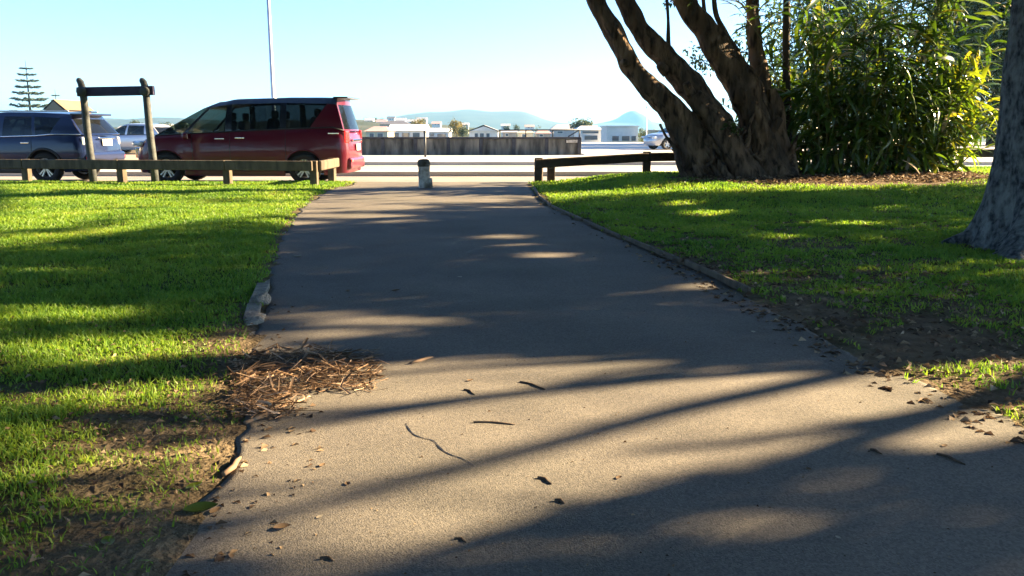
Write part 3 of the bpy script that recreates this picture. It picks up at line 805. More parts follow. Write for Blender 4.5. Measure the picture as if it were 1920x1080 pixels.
# ------------------------------------------------------------------ clump of lance-leaved canes
def lance_leaf(bend, wid, n=6):
    rows = []
    for i in range(n + 1):
        f = i / n
        w = wid * (math.sin(math.pi * min(1, f * .93 + .05)) ** .8) * (1 - .25 * f)
        z = .10 * math.sin(f * 1.6) - bend * f * f
        x = f * (1 - .25 * bend * f)
        rows.append([(x, -w, z + w * .35), (x, 0, z), (x, w, z + w * .35)])
    mb = MB().grid(rows)
    me = bpy.data.meshes.new('leaf'); me.from_pydata(mb.v, [], mb.f); me.shade_smooth()
    return me
def clump():
    o = Vector((7.55, 18.7, .15))
    t = thing('lance_leaved_clump', o, label='tall dense clump of green canes with long lance-shaped leaves', cat='shrub')
    protos = []
    for k, (bd, w) in enumerate([(.15, .075), (.35, .085), (.55, .075), (.8, .08), (1.05, .07), (.25, .10)]):
        for mn in ('bushleaf', 'bushleafy', 'bushdead'):
            me = lance_leaf(bd, w); me.materials.append(M[mn]); protos.append((me, mn))
    items = []                                  # (matrix, proto index)
    canes = []
    for i in range(170):
        a = random.uniform(0, 2 * math.pi); rr = math.sqrt(random.random())
        bx, by = math.cos(a) * rr * 1.8, math.sin(a) * rr * .8
        H_ = random.uniform(1.6, 4.9) * (1 - .12 * rr)
        out = Vector((bx * .55 + random.gauss(0, .25), by * .5 + random.gauss(0, .2) - .15, 0))
        if by > -.05: H_ = min(H_ * .6, 2.3)
        if i % 10 == 0: out += Vector((.9, -.1, 0)); H_ *= .62; bx = abs(bx) + .2
        pts = [Vector((bx, by, -.05)), Vector((bx, by, 0)) + out * .18 + Vector((0, 0, H_ * .4)), Vector((bx, by, 0)) + out * .55 + Vector((0, 0, H_ * .75)), Vector((bx, by, 0)) + out * 1.15 + Vector((0, 0, H_))]
        q = smooth_path(pts, 5); canes.append(q)
        nl = int(H_ * 10); side = random.uniform(0, 6.28)
        for k in range(nl):
            f = .06 + .94 * (k / nl) ** .9
            if f < .3 and random.random() < .2: continue
            j = f * (len(q) - 1); j0 = min(int(j), len(q) - 2); p = q[j0].lerp(q[j0 + 1], j - j0)
            side += math.pi + random.gauss(0, .6)
            el = random.gauss(.35, .45) if f > .5 else random.gauss(0, .5)
            d = Vector((math.cos(side) * math.cos(el), math.sin(side) * math.cos(el), math.sin(el)))
            x = d; y = Vector((0, 0, 1)).cross(x).normalized(); z = x.cross(y)
            roll = Matrix.Rotation(random.gauss(0, .45), 4, 'X')
            L_ = random.uniform(.38, .72) * (.85 + .25 * f)
            Mx = Matrix.Translation(p) @ Matrix((x, y, z)).transposed().to_4x4() @ roll @ Matrix.Scale(L_, 4)
            yel = random.random() < (.5 if (p.x > 1.7 and p.z < 2.6) else .02)  # more yellow-green at the right edge: sunlight through leaves painted as colour
            kind = 1 if yel else (2 if random.random() < .018 else 0)
            items.append((Mx, random.randrange(6) * 3 + kind))
    for i in range(700):                        # low skirt of drooping leaves
        a = random.uniform(math.pi * .9, math.pi * 2.1); rr = random.uniform(.75, 1.15)
        p = Vector((math.cos(a) * rr * 1.9, math.sin(a) * rr * .95, random.uniform(.15, 1.9)))
        el = random.gauss(-.1, .5); b_ = a + random.gauss(0, .8)
        x = Vector((math.cos(b_) * math.cos(el), math.sin(b_) * math.cos(el), math.sin(el))); y = Vector((0, 0, 1)).cross(x).normalized(); z = x.cross(y)
        Mx = Matrix.Translation(p) @ Matrix((x, y, z)).transposed().to_4x4() @ Matrix.Rotation(random.gauss(0, .5), 4, 'X') @ Matrix.Scale(random.uniform(.35, .65), 4)
        yel = random.random() < (.45 if p.x > 1.5 else .015)  # right-edge sun glow put into the skirt's leaf colour too
        items.append((Mx, random.randrange(6) * 3 + (1 if yel else 0)))
    # big pale dead leaf low on the clump
    pos = P(1690, 300, 17.2) - o
    items.append((Matrix.Translation(pos) @ Matrix.Rotation(.5, 4, 'Y') @ Matrix.Scale(.55, 4), 5 * 3 + 2))
    for q in canes:
        mb = MB().tube(q, [.016 - .010 * i / (len(q) - 1) for i in range(len(q))], 6)
        mb.build('cane', M['cane'], t, True, fixn=False)
    # leaves one by one for those nearest the viewer, the rest as one mass
    def rank(it):
        w = it[0].translation + o
        a, b_ = pix(np.array([[w.x, w.y, w.z]]))
        return w.y - .35 * it[0].to_scale().x + (5 if (b_[0] < -10 or b_[0] > 370) else 0)
    items.sort(key=rank)
    for Mx, pi in items[:300]:
        ob = bpy.data.objects.new('leaf', protos[pi][0]); ob.matrix_local = Mx; link(ob, t)
    groups = {}
    for Mx, pi in items[300:]: groups.setdefault(protos[pi][1], []).append((Mx, protos[pi][0]))
    for mn, lst in groups.items():
        V, Q, off = [], [], 0
        cache = {}
        for Mx, me in lst:
            if me.name not in cache:
                cache[me.name] = (np.array([tuple(v.co) for v in me.vertices]), np.array([tuple(p.vertices) for p in me.polygons]))
            v, f = cache[me.name]; A = np.array(Mx)
            V.append(v @ A[:3, :3].T + A[:3, 3]); Q.append(f + off); off += len(v)
        ob = rawobj('foliage', np.concatenate(V), np.concatenate(Q), None, M[mn], t, True)
        ob['kind'] = 'stuff'
    limb(MB(), [tuple(P(1475, -30, 18.6) - o), tuple(P(1474, 100, 18.5) - o), tuple(P(1477, 230, 18.4) - o), tuple(P(1476, 352, 18.2) - o)], .07, .09, 8).build('old_stem', M['barkdark'], t, True)
clump()

# ------------------------------------------------------------------ broad grey trunk at the right edge
def grey_tree():
    o = Vector((5.2, 8.25, 0))
    t = thing('grey_trunk_tree', o, label='broad grey-barked tree with flaring roots at the right edge of the lawn', cat='tree')
    n, rows = 56, []
    V = []; zs = [-.12, -.04, .02, .07, .13, .2, .3, .42, .56, .75, 1.0, 1.3, 1.7, 2.1, 2.6, 3.2, 3.9, 4.6]
    mb = MB()
    for i, z in enumerate(zs):
        row = []
        for k in range(n + 1):
            a = 2 * math.pi * (k % n) / n
            r = .52 - .028 * z
            but = max(0, math.sin(5 * a + .6) * .6 + math.sin(3 * a + 2.1) * .5)
            fl = math.exp(-max(z, 0) / .28)
            r += fl * (.18 + .52 * but) + .03 * but * math.exp(-z / 1.2)
            q = Vector((math.cos(a) * r, math.sin(a) * r, z))
            k2 = mnoise.noise(Vector((math.cos(a) * 3, math.sin(a) * 3, z * 1.3))) * .045 + mnoise.noise(Vector((math.cos(a) * 9, math.sin(a) * 9, z * 5))) * .022
            q.x += math.cos(a) * k2; q.y += math.sin(a) * k2
            q.x -= .02 * z
            row.append(q)
        rows.append(row)
    mb.grid(rows).build('trunk', M['barkgrey'], t, True)
    for i, (a, L_) in enumerate([(3.5, 1.1), (4.1, 1.2), (4.55, .95), (5.0, 1.0), (3.0, 1.0), (5.6, 1.0), (.5, 1.0), (1.8, 1.0)]):
        pts = [Vector((math.cos(a + .25 * math.sin(f * 3 + i)) * (.45 + L_ * f * .75), math.sin(a + .25 * math.sin(f * 3 + i)) * (.45 + L_ * f * .75), .2 * (1 - f) ** 2 - .02 - .03 * f)) for f in (0, .25, .5, .75, 1)]
        limb(MB(), pts, .11, .025, 8, .2, 5, i).build('root', M['barkgrey'], t, True)
    for i, (d, r) in enumerate([((-1.8, -.8, 8.2), .22), ((2.2, 1.0, 8.8), .24), ((.6, -2.4, 8), .2), ((-.6, 2.4, 9), .22), ((.2, 0, 10.5), .25)]):
        limb(MB(), [(-.09, 0, 4.2), (d[0] * .35 - .05, d[1] * .35, 5.6), d], r, .05, 9, .12, 5, i).build('limb', M['barkgrey'], t, True)
    c = crown('crown', [((1.0, 7.0, 9.4), (12, 10, 2.6), 1.0)], 4200, 24, .45, .3, M['treeleaf'], t, None, True, 1.0)  # unseen crown, enlarged past its limbs to keep skylight off the path
    c.location = -o
grey_tree()
def added_back_tree():  # unseen tree added so its canopy darkens the ground's sky light
    o = Vector((-5.5, -5.5, 0)); t = thing('park_tree', o, label='added unseen tree behind the viewer, its wide canopy blocks sky light', cat='tree')
    limb(MB(), [(0, 0, -.1), (.1, .05, 2.5), (-.1, .2, 5), (0, 0, 9)], .5, .15, 12).build('trunk', M['barkdark'], t, True)
    for i, d in enumerate([(5, 3, 8), (4, -3, 8), (-4, 3, 8), (-3, -4, 8), (1, 5, 9)]):
        limb(MB(), [(0, 0, 4), (d[0] * .4, d[1] * .4, 6), d], .2, .05, 8, .12, 5, i).build('limb', M['barkdark'], t, True)
    c = crown('crown', [((-3, -4, 7.5), (9.5, 8, 3.2), 1.0)], 2600, 22, .45, .3, M['treeleaf'], t, None, True, 1.0)
    c.location = -o
added_back_tree()
for x, y, hh, lab in [(-13.5, 8.5, 6.5, 'added unseen tree beyond the left edge, blocking the left sky'), (-10.5, 0.5, 6, 'added unseen tree left of the viewer, blocking the left sky')]:
    shade_tree(x, y, [((x, y, hh), (5.2, 4.6, 4.2), 1.0)], 1500, lab, h=9, size=.26, mask=False, per=22, spread=.42)  # unseen trees added to cut sky light coming from the left

# ------------------------------------------------------------------ rails, sign frame, bollard
def rail_fence(label, posts, rails, m, pw=.15, ph=.5):
    o = Vector((posts[0][0], posts[0][1], 0)); t = thing('timber_rail', o, label=label, cat='rail fence')
    for i, (x, y, h, *bz) in enumerate(posts):
        bz = bz[0] if bz else 0
        T = Matrix.Translation(Vector((x, y, h / 2 - .1 + bz)) - o) @ Matrix.Rotation(random.uniform(-.03, .03), 4, 'X') @ Matrix.Rotation(random.uniform(-.2, .2), 4, 'Z')
        MB().box((0, 0, 0), (pw, pw, h + .2), bev=.015, M4=T).build('post', m, t)
    for (a, b_, w, h) in rails:
        MB().beam(Vector(a) - o, Vector(b_) - o, w, h, bev=.02).build('rail', m, t)
    return t
A = G(590, 350); B = G(52, 344)
lin = lambda px: (lambda k: A + (B - A) * k)((590 - px) / (590 - 52))
dL = (B - A).normalized()
k230 = G(230, 346); k428 = G(428, 348)
pst = [A, G(428, 348), G(230, 346), B, B + dL * 2.2]
rl = []
nrm = Vector((0, -.115, 0))
for p, q in zip(pst[:-1], pst[1:]):
    d = (q - p).normalized() * .003
    rl.append((p + nrm + Vector((0, 0, .42)) + d, q + nrm + Vector((0, 0, .42)) - d, .075, .2))
E = Vector((A.x + .0, 19.15, 0))
rl.append((A + Vector((.115, .02, .42)), E + Vector((.115, .1, .42)), .075, .2))
rail_fence('low weathered timber rail on posts in front of the two parked cars', [(p.x, p.y, .52) for p in pst] + [(E.x, E.y, .52)], rl, M['timber'])
A2 = G(1010, 343); A3 = Vector((A2.x + .3, A2.y + .75, -.04)); B2 = Vector((3.0, 19.2, .12)); D2 = Vector((8.2, 20.35, .16)); D3 = Vector((14.5, 20.7, .18))
def off(p, q, s): d = (q - p).normalized(); return Vector((d.y, -d.x, 0)) * s
rl = []
for p, q in ((A2, B2), (B2, D2), (D2, D3)):
    f = off(p, q, .12); d = (q - p).normalized() * .01
    rl.append((p + f + Vector((0, 0, .42)) - d * (12 if p is A2 else -1), q + f + Vector((0, 0, .42)) - d, .09, .19))
rail_fence('low dark timber rail on posts right of the path entrance', [(p.x, p.y, .54, p.z) for p in (A2, A3, B2, D2, D3)], rl, M['timber_dark'], .17)

def sign_frame():
    a, b_ = G(167, 344), G(284, 344)
    y = a.y
    a = Vector((P(163, 250, y).x, y, 0)); b2 = Vector((P(280, 250, y).x, y, 0))
    t = thing('sign_frame', a, label='empty timber sign frame with two carved-top posts and one cross beam', cat='sign frame')
    for p in (a, b2):
        q = p - a
        mb = MB().tube([q + Vector((.05, 0, -.1)), q + Vector((.04, 0, .5)), q + Vector((.01, 0, 1.1)), q + Vector((0, 0, 1.8)), q + Vector((-.015, 0, 2.02)), q + Vector((-.04, 0, 2.12)), q + Vector((-.075, 0, 2.17)), q + Vector((-.09, 0, 2.2))], [.082, .08, .078, .076, .074, .07, .058, .03], 12, amp=.03)
        po = mb.build('post', M['sign_timber'], t, True)
        MB().lathe([(.03, -.12), (.095, -.115), (.105, -.09), (.105, .03)], 16, 'Y', q + Vector((0, 0, 1.93))).build('boss', M['sign_timber'], po, True)
    MB().beam(Vector((-.12, .0, 1.92)), Vector((b2.x - a.x + .17, .0, 1.95)), .11, .19, bev=.015).build('beam', M['sign_beam'], t)
sign_frame()

def bollard():
    p = G(797, 354)
    t = thing('bollard', p, label='short weathered white bollard with dark top standing mid-path', cat='bollard')
    t.rotation_euler = (0, R(-2), 0)
    mb = MB()
    prof = [(.125, -.05), (.122, .06), (.115, .2), (.112, .33), (.11, .44)]
    n = 18; rows = []
    for r, z in prof:
        rows.append([Vector((math.cos(a) * r, math.sin(a) * r, z)) * 1 + Vector((1, 1, 0)) * .012 * mnoise.noise(Vector((math.cos(a) * 2, math.sin(a) * 2, z * 6))) for a in [2 * math.pi * k / n for k in range(n)] + [0]])
    mb.grid(rows).build('post', M['bollardwhite'], t, True)
    MB().lathe([(.117, .435), (.124, .46), (.122, .52), (.11, .555), (.07, .575), (.01, .58)], 18).build('cap', M['bollardtop'], t, True)
    MB().box((.115, -.06, .09), (.07, .09, .24), rz=.5, bev=.02).build('sleeve', M['bollardwhite'], t)
bollard()

def lamp_post():
    p = G(515, 299); p = Vector((P(515, 240, 29.4).x, 30.9, 0)); p.x = P(515, 240, 30.9).x
    t = thing('lamp_post', p, label='tall slim galvanised lamp post rising behind the red van', cat='lamp post')
    MB().lathe([(.2, .0), (.2, .03), (.09, .05), (.09, 1.3), (.075, 1.35), (.045, 10)], 12).build('pole', M['galv'], t, True)
    limb(MB(), [(0, 0, 9.95), (0, -.5, 10.5), (0, -2, 10.75)], .045, .04, 8, 0).build('arm', M['galv'], t, True)
    h = MB().box((0, -2.3, 10.74), (.28, .75, .14), bev=.04).build('lamp_head', M['galv'], t)
lamp_post()

# ------------------------------------------------------------------ stained wall across the road
def wall():
    yw = 38.4; x1 = P(1086, 280, yw).x; x0 = P(596, 280, yw).x
    t = thing('stained_wall', (x0, yw, 0), label='long dark stained concrete wall across the road with a pipe handrail', cat='wall')
    n = 8; w = (x1 - x0) / n
    for i in range(n):
        MB().box((w * (i + .5), 0, .33), (w - .05, .18, .78), bev=.015).build('panel', M['walldirty'], t)
    for i in range(n + 1):
        MB().box((w * i, -.03, .36), (.16, .26, .86), bev=.015).build('pillar', M['wallcap'], t)
    MB().box(((x1 - x0) / 2, -.01, .765), (x1 - x0 + .1, .3, .085), bev=.012).build('coping', M['wallcap'], t)
    hx = P(936, 280, yw).x - x0
    MB().tube([(hx, 0, 1.1), (x1 - x0, 0, 1.12)], .03, 8).build('handrail', M['darkmetal'], t, True)
    for k in range(4):
        x = hx + (x1 - x0 - hx) * k / 3
        MB().tube([(x, 0, .8), (x, 0, 1.1)], .028, 8).build('handrail_post', M['darkmetal'], t, True)
    MB().beam((x1 - x0 - .5, -.02, .82), (x1 - x0 - .02, -.02, 1.1), .04, .05).build('brace', M['darkmetal'], t)
    MB().box((P(1072, 280, yw).x - x0, -.11, .62), (.5, .02, .12)).build('plate', M['bollardwhite'], t)
wall()
p = Vector((P(797, 270, 35.5).x, 35.5, .02))
t = thing('pipe_post', p, label='thin dark pipe post in front of the stained wall, above the bollard', cat='post')
MB().tube([(0, 0, -.05), (0, 0, 1.0)], .045, 10).build('pipe', M['darkmetal'], t, True)
MB().lathe([(.055, .98), (.06, 1.0), (.05, 1.06), (.01, 1.07)], 10).build('cap', M['darkmetal'], t, True)

# ------------------------------------------------------------------ vehicles
def make_car(name, loc, rz, label, sp, group=None):
    t = thing(name, loc, rz, label, sp.get('cat', 'car'), group)
    Ln, Wd = sp['L'], sp['W']; hl, hw = Ln / 2, Wd / 2
    belt = lambda x: float(np.interp(x, sp['belt'][0], sp['belt'][1]))
    xw, rw, ra = sp['wheels'], sp['rw'], sp['rw'] + .075
    # half perimeter, front centre -> near side (-y) -> rear centre
    rf, rr_ = sp.get('rf', .55), sp.get('rr', .28)
    per = [(-hl + .0, 0)]
    for k in range(1, 4): per.append((-hl + .05 * (k / 3) ** 2, -(hw - rf) * k / 3))
    for k in range(1, 8):
        a = math.pi / 2 * k / 7; per.append((-hl + .05 + (rf) * (1 - math.cos(a)) * 1.0, -(hw - rf) - rf * math.sin(a)))
    xs_ = np.arange(per[-1][0] + .08, hl - rr_ - .05, .06)
    extra = [w + s * ra for w in xw for s in (-1, -.97, .97, 1)]
    xs_ = np.array(sorted(list(xs_) + [e for e in extra if per[-1][0] + .03 < e < hl - rr_ - .03]))
    per += [(x, -hw + .012 * ((x / hl) ** 2)) for x in xs_]
    y_end = -per[-1][1]
    for k in range(0, 6):
        a = math.pi / 2 * k / 5; per.append((hl - .04 - rr_ + rr_ * math.sin(a), -(y_end - rr_) - rr_ * math.cos(a)))
    for k in range(1, 4): per.append((hl - .04 + .04 * (k / 3), -(y_end - rr_) * (1 - k / 3)))
    def zlo(x, y):
        z = sp['sill']
        if abs(y) > hw - .12:
            for w in xw:
                if abs(x - w) < ra: z = max(z, rw + math.sqrt(max(0, ra * ra - (x - w) ** 2)) * .98)
        if x < -hl + .4 or x > hl - .4: z = max(z, sp['sill'] + .04)
        return z
    NZ = 9
    prof = sp.get('prof', [(0, -.05), (.12, -.01), (.3, .0), (.5, .012), (.72, .004), (.86, -.008), (.95, -.025), (1, -.055)])
    def col(x, y):
        zl, zb = zlo(x, y), belt(x); out = []
        for k in range(NZ):
            f = k / (NZ - 1)
            z = zl + (zb - zl) * f
            zf = (z - sp['sill']) / max(.05, zb - sp['sill'])
            o_ = float(np.interp(zf, [p_[0] for p_ in prof], [p_[1] for p_ in prof]))
            nx_ = 0 if abs(y) > hw - .03 and abs(x) < hl - .5 else (-1 if x < 0 else 1) * (1 - abs(y) / hw) ** .4
            ny_ = math.copysign(min(1, abs(y) / hw) ** 1.2, y) if y else 0
            fx = o_ * 1.5 * nx_
            if x < 0 and f > .6: fx -= -.10 * ((f - .6) / .4) ** 2 * abs(nx_)       # nose leans back
            out.append(Vector((x + fx, y + o_ * ny_, z)))
        return out
    half = [col(x, y) for x, y in per]
    other = [[Vector((p.x, -p.y, p.z)) for p in c] for c in half[::-1]][1:]
    body = MB().grid(half + other)
    nP = len(per)
    xg0 = sp['green'][0][0]; xg1 = sp['green'][-1][0]
    for lo_, hi_ in ((-9, xg0 + .12), (xg1 - .12, 9)):       # bonnet and rear shelf
        rows = []
        for i in range(1, nP - 1):
            if lo_ <= per[i][0] <= hi_:
                a = half[i][-1]; rows.append([Vector((a.x - (0 if lo_ > -5 else .05 * (1 - f * f)), a.y * f, a.z + .06 * (1 - f ** 2) * min(1, abs(a.y) / hw * 1.2))) for f in (1, .8, .5, 0, -.5, -.8, -1)])
        if len(rows) > 1: body.grid(rows)
    body.build('body', M[sp['paint']], t, True)
    # underbody and wheel wells
    MB().box((0, 0, (sp['sill'] + .75) / 2 + .02), (Ln - .5, Wd - .46, .75 - sp['sill']), bev=.05).build('underbody', M['black'], t)
    # greenhouse: stations (xbelt, zbelt, xtop, ztop, xroof, zroof), span kinds
    yb, yt, yr = hw - .055, hw - sp['tum'], hw - sp['tum'] - .10
    st = sp['green']
    def side(s, sy, f0=0.0):
        return [Vector((s[0], sy * yb, s[1])), Vector((s[2], sy * yt, s[3])), Vector((s[4], sy * yr, s[5]))]
    for sy in (-1, 1):
        pill = MB()
        for i in range(len(st) - 1):
            a, b_, kind = side(st[i], sy), side(st[i + 1], sy), sp['spans'][i]
            n = 5
            def pt(f, row, g):
                p0 = a[row].lerp(b_[row], f); p1 = a[row + 1].lerp(b_[row + 1], f)
                p = p0.lerp(p1, g); p.y += sy * .025 * math.sin(math.pi * g) * (1 if row == 0 else .3)
                return p
            if kind in ('glass', 'dark'):
                MB().grid([[pt(k / n, 0, g / 4) for g in range(5)] for k in range(n + 1)]).build('window', M['carglass' if kind == 'glass' else 'carglassdark'], t, True)
            elif kind == 'body':
                MB().grid([[pt(k / n, 0, g / 4) for g in range(5)] for k in range(n + 1)]).build('quarter_panel', M[sp['paint']], t, True)
            else:
                pill.grid([[pt(k / n, 0, g / 4) + Vector((0, sy * .004, 0)) for g in range(5)] for k in range(n + 1)])
            pill.grid([[pt(k / n, 1, g / 2) for g in range(3)] for k in range(n + 1)])
        pill.build('pillar', M[sp['roofpaint']], t, True)
    # roof
    rows = []
    for i, s in enumerate(st):
        rows.append([Vector((s[4], yr * f, s[5] + sp['crown'] * (1 - f * f))) for f in (-1, -.92, -.7, -.35, 0, .35, .7, .92, 1)])
    MB().grid(rows).build('roof', M[sp['roofpaint']], t, True)
    # windscreen and tailgate
    def cap(s, sg, wname, paint, wm):
        ff = [-1, -.93, -.6, -.2, .2, .6, .93, 1]
        def pt(f, g):
            g2 = 0 if g <= .0 else g
            L_ = side(s, 1)
            p = L_[0].lerp(L_[1], g / .85) if g <= .85 else L_[1].lerp(L_[2], (g - .85) / .15)
            w = p.y
            return Vector((p.x + sg * .09 * (1 - f * f) , w * f, p.z + (.0 if g < .9 else sp['crown'] * (1 - f * f) * (g - .85) / .15)))
        gl = [0.04, .2, .4, .6, .85]
        MB().grid([[pt(f, g) for f in ff[1:-1]] for g in gl]).build(wname, M[wm], t, True)
        fr = MB()
        fr.grid([[pt(f, g) for f in ff[:2]] for g in [0] + gl]); fr.grid([[pt(f, g) for f in ff[-2:]] for g in [0] + gl])
        fr.grid([[pt(f, g) for f in ff] for g in (.85, .93, 1)]); fr.grid([[pt(f, g) for f in ff[1:-1]] for g in (-.02, .04)])
        fr.build('window_frame', M[paint], t, True)
    cap(st[0], -1, 'windscreen', sp['roofpaint'], 'carglass')
    cap(st[-1], 1, 'rear_window', sp['paint'] if sp.get('tailpaint') else sp['roofpaint'], 'carglassdark')
    # belt trim
    for sy in (-1, 1):
        MB().tube([Vector((s[0], sy * (yb + .012), s[1])) for s in st], .014, 6).build('belt_trim', M[sp.get('trim', 'black')], t, True)
    # wheels
    for w in xw:
        for sy in (-1, 1):
            c = Vector((w, sy * (hw - .115), rw))
            wh = MB().lathe([(rw * .62, -.1), (rw * .9, -.105), (rw * .985, -.08), (rw, -.04), (rw, .04), (rw * .985, .08), (rw * .9, .105), (rw * .62, .1)], 30, 'Y', c, close=True).build('wheel', M['rubber'], t, True)
            rim = MB()
            rim.lathe([(rw * .64, -.07), (rw * .60, -.085), (rw * .56, -.05), (rw * .56, .06), (rw * .64, .07)], 28, 'Y', (0, 0, 0), close=True)
            rim.lathe([(.01, -.065), (rw * .17, -.06), (rw * .19, -.03), (rw * .1, .0)], 14, 'Y')
            for k in range(5):
                a = 2 * math.pi * k / 5 + .3
                d = Vector((math.cos(a), 0, math.sin(a))); e = Vector((-math.sin(a), 0, math.cos(a)))
                rim.beam(d * rw * .1 + Vector((0, -.055, 0)) + e * .012, d * rw * .6 + Vector((0, -.06, 0)) + e * .035, .03, .05, up=(0, 1, 0))
                rim.beam(d * rw * .1 + Vector((0, -.055, 0)) - e * .012, d * rw * .6 + Vector((0, -.06, 0)) - e * .035, .03, .05, up=(0, 1, 0))
            v2 = [Vector(v) if sy < 0 else Vector((v[0], -v[1], v[2])) for v in rim.v]
            rim.v = [tuple(v + c) for v in v2]
            rim.build('rim', M['alloy'], wh)
            MB().lathe([(.01, -.0), (rw * .55, -.0), (rw * .55, .03), (.01, .03)], 20, 'Y', c + Vector((0, sy * -.03, 0))).build('brake_disc', M['black'], wh)
            arc = [c + Vector((math.cos(a) * (ra + .005), 0, math.sin(a) * (ra + .005) - .005)) for a in np.linspace(.0, math.pi, 15)]
            for p_ in arc: p_.y = sy * (hw - .002)
            MB().tube(arc, sp.get('archr', .018), 6).build('wheel_arch', M[sp.get('arch', sp['paint'])], t, True)
    # seams, handles
    for xsm in sp.get('seams', []):
        zz = np.linspace(sp['sill'] + .12, belt(xsm) - .03, 6)
        for sy in (-1, 1):
            MB().tube([Vector((xsm, sy * (hw + float(np.interp((z - sp['sill']) / (belt(xsm) - sp['sill']), [p_[0] for p_ in prof], [p_[1] for p_ in prof]))), z)) for z in zz], .006, 4).build('door_seam', M['black'], t)
    for xh in sp.get('handles', []):
        for sy in (-1, 1):
            MB().box((xh, sy * (hw + .012), belt(xh) - sp.get('hdrop', .17)), (.2, .03, .032), bev=.01).build('door_handle', M[sp.get('handle', 'chrome')], t)
    if 'mirror' in sp:
        for sy in (-1, 1):
            x, z = sp['mirror']
            mo = MB().box((x, sy * (hw + .1), z), (.12, .22, .15), bev=.04).build('mirror', M[sp['paint']], t, True)
            MB().box((x + .062, sy * (hw + .1), z), (.006, .17, .11)).build('mirror_glass', M['chrome'], mo)
    # seats
    for xs2 in sp.get('seats', []):
        for sy in ((-.42, .42)):
            q = Vector((xs2, sy * hw / .85, 0)); zb = belt(xs2)
            mb = MB().box(q + Vector((0, 0, zb - .38)), (.5, .46, .16), bev=.05)
            mb.box((0, 0, 0), (.14, .46, .62), bev=.05, M4=Matrix.Translation(q + Vector((.25, 0, zb - .05))) @ Matrix.Rotation(.2, 4, 'Y'))
            mb.box(q + Vector((.34, 0, zb + .34)), (.1, .26, .18), bev=.04)
            mb.build('seat', M['seat'], t, True)
    for nm, args, mm in sp.get('extras', []):
        MB().box(*args[0], **args[1]).build(nm, M[mm], t, False)
    return t

van_sp = dict(cat='van', L=4.62, W=1.69, sill=.2, tum=.15, crown=.03, paint='vanred', roofpaint='vanroof', rw=.33, wheels=(-1.52, 1.36), rf=.5, rr=.22, tailpaint=True, trim='black',
    belt=([-2.31, -2.25, -2.05, -1.7, -.9, .2, 1.2, 1.55, 1.9, 2.31], [.80, .86, .95, 1.03, 1.08, 1.13, 1.17, 1.19, 1.22, 1.12]),
    green=[(-1.72, 1.04, -.72, 1.60, -.42, 1.73), (-1.15, 1.07, -.62, 1.61, -.34, 1.745), (-1.07, 1.075, -.54, 1.625, -.28, 1.75), (-.26, 1.11, -.22, 1.68, -.1, 1.79), (-.12, 1.12, -.10, 1.69, 0, 1.80), (.88, 1.165, .90, 1.715, .92, 1.825), (1.02, 1.17, 1.03, 1.715, 1.05, 1.83), (1.50, 1.19, 1.86, 1.70, 1.7, 1.83), (1.98, 1.205, 1.96, 1.69, 1.95, 1.825), (2.20, 1.14, 2.06, 1.68, 2.05, 1.82)],
    spans=['glass', 'pillar', 'glass', 'pillar', 'dark', 'pillar', 'dark', 'body', 'body'],
    seams=(-.95, -.16, 1.0), handles=(-.36, .06), hdrop=.14, handle='chrome', mirror=(-1.02, 1.02), seats=(-.55, .35, 1.25),
    extras=[('spoiler', (((2.12, 0, 1.835), (.30, 1.26, .03)), dict(bev=.012)), 'vanroof'),
            ('tail_light', (((2.215, -.68, 1.0), (.10, .18, .30)), dict(bev=.04, rz=-.5)), 'redlens'), ('tail_light', (((2.215, .68, 1.0), (.10, .18, .30)), dict(bev=.04, rz=.5)), 'redlens'),
            ('headlight', (((-2.10, -.60, .86), (.3, .3, .12)), dict(bev=.05, rz=-.55)), 'clearlens'), ('headlight', (((-2.10, .60, .86), (.3, .3, .12)), dict(bev=.05, rz=.55)), 'clearlens'),
            ('grille', (((-2.30, 0, .66), (.06, .9, .22)), dict(bev=.02)), 'chrome'), ('bumper', (((2.26, 0, .44), (.14, 1.42, .26)), dict(bev=.06)), 'vanred'),
            ('reflector', (((2.32, -.6, .5), (.03, .18, .06)), dict(bev=.01)), 'redlens'), ('reflector', (((2.32, .6, .5), (.03, .18, .06)), dict(bev=.01)), 'redlens'),
            ('number_plate', (((2.335, 0, .78), (.02, .38, .14)), dict(bev=.006)), 'plate'), ('wiper', (((2.2, .1, 1.27), (.03, .5, .03)), dict(bev=.008)), 'black'),
            ('chrome_strip', (((2.31, 0, .93), (.03, .9, .05)), dict(bev=.012)), 'chrome'), ('side_skirt', (((-.08, -.83, .24), (2.1, .06, .12)), dict(bev=.02)), 'vanred'),
            ('rear_badge_strip', (((2.0, -.852, 1.08), (.22, .02, .03)), dict(bev=.006)), 'chrome')])
VANY = 19.62
van = make_car('red_van', (P(490, 330, VANY + .84).x - .22, VANY + .86, -.09), R(-2.0), 'wine-red people mover van with black roof parked behind the rail', van_sp)
van.scale = (1.10, 1.06, 1.06)

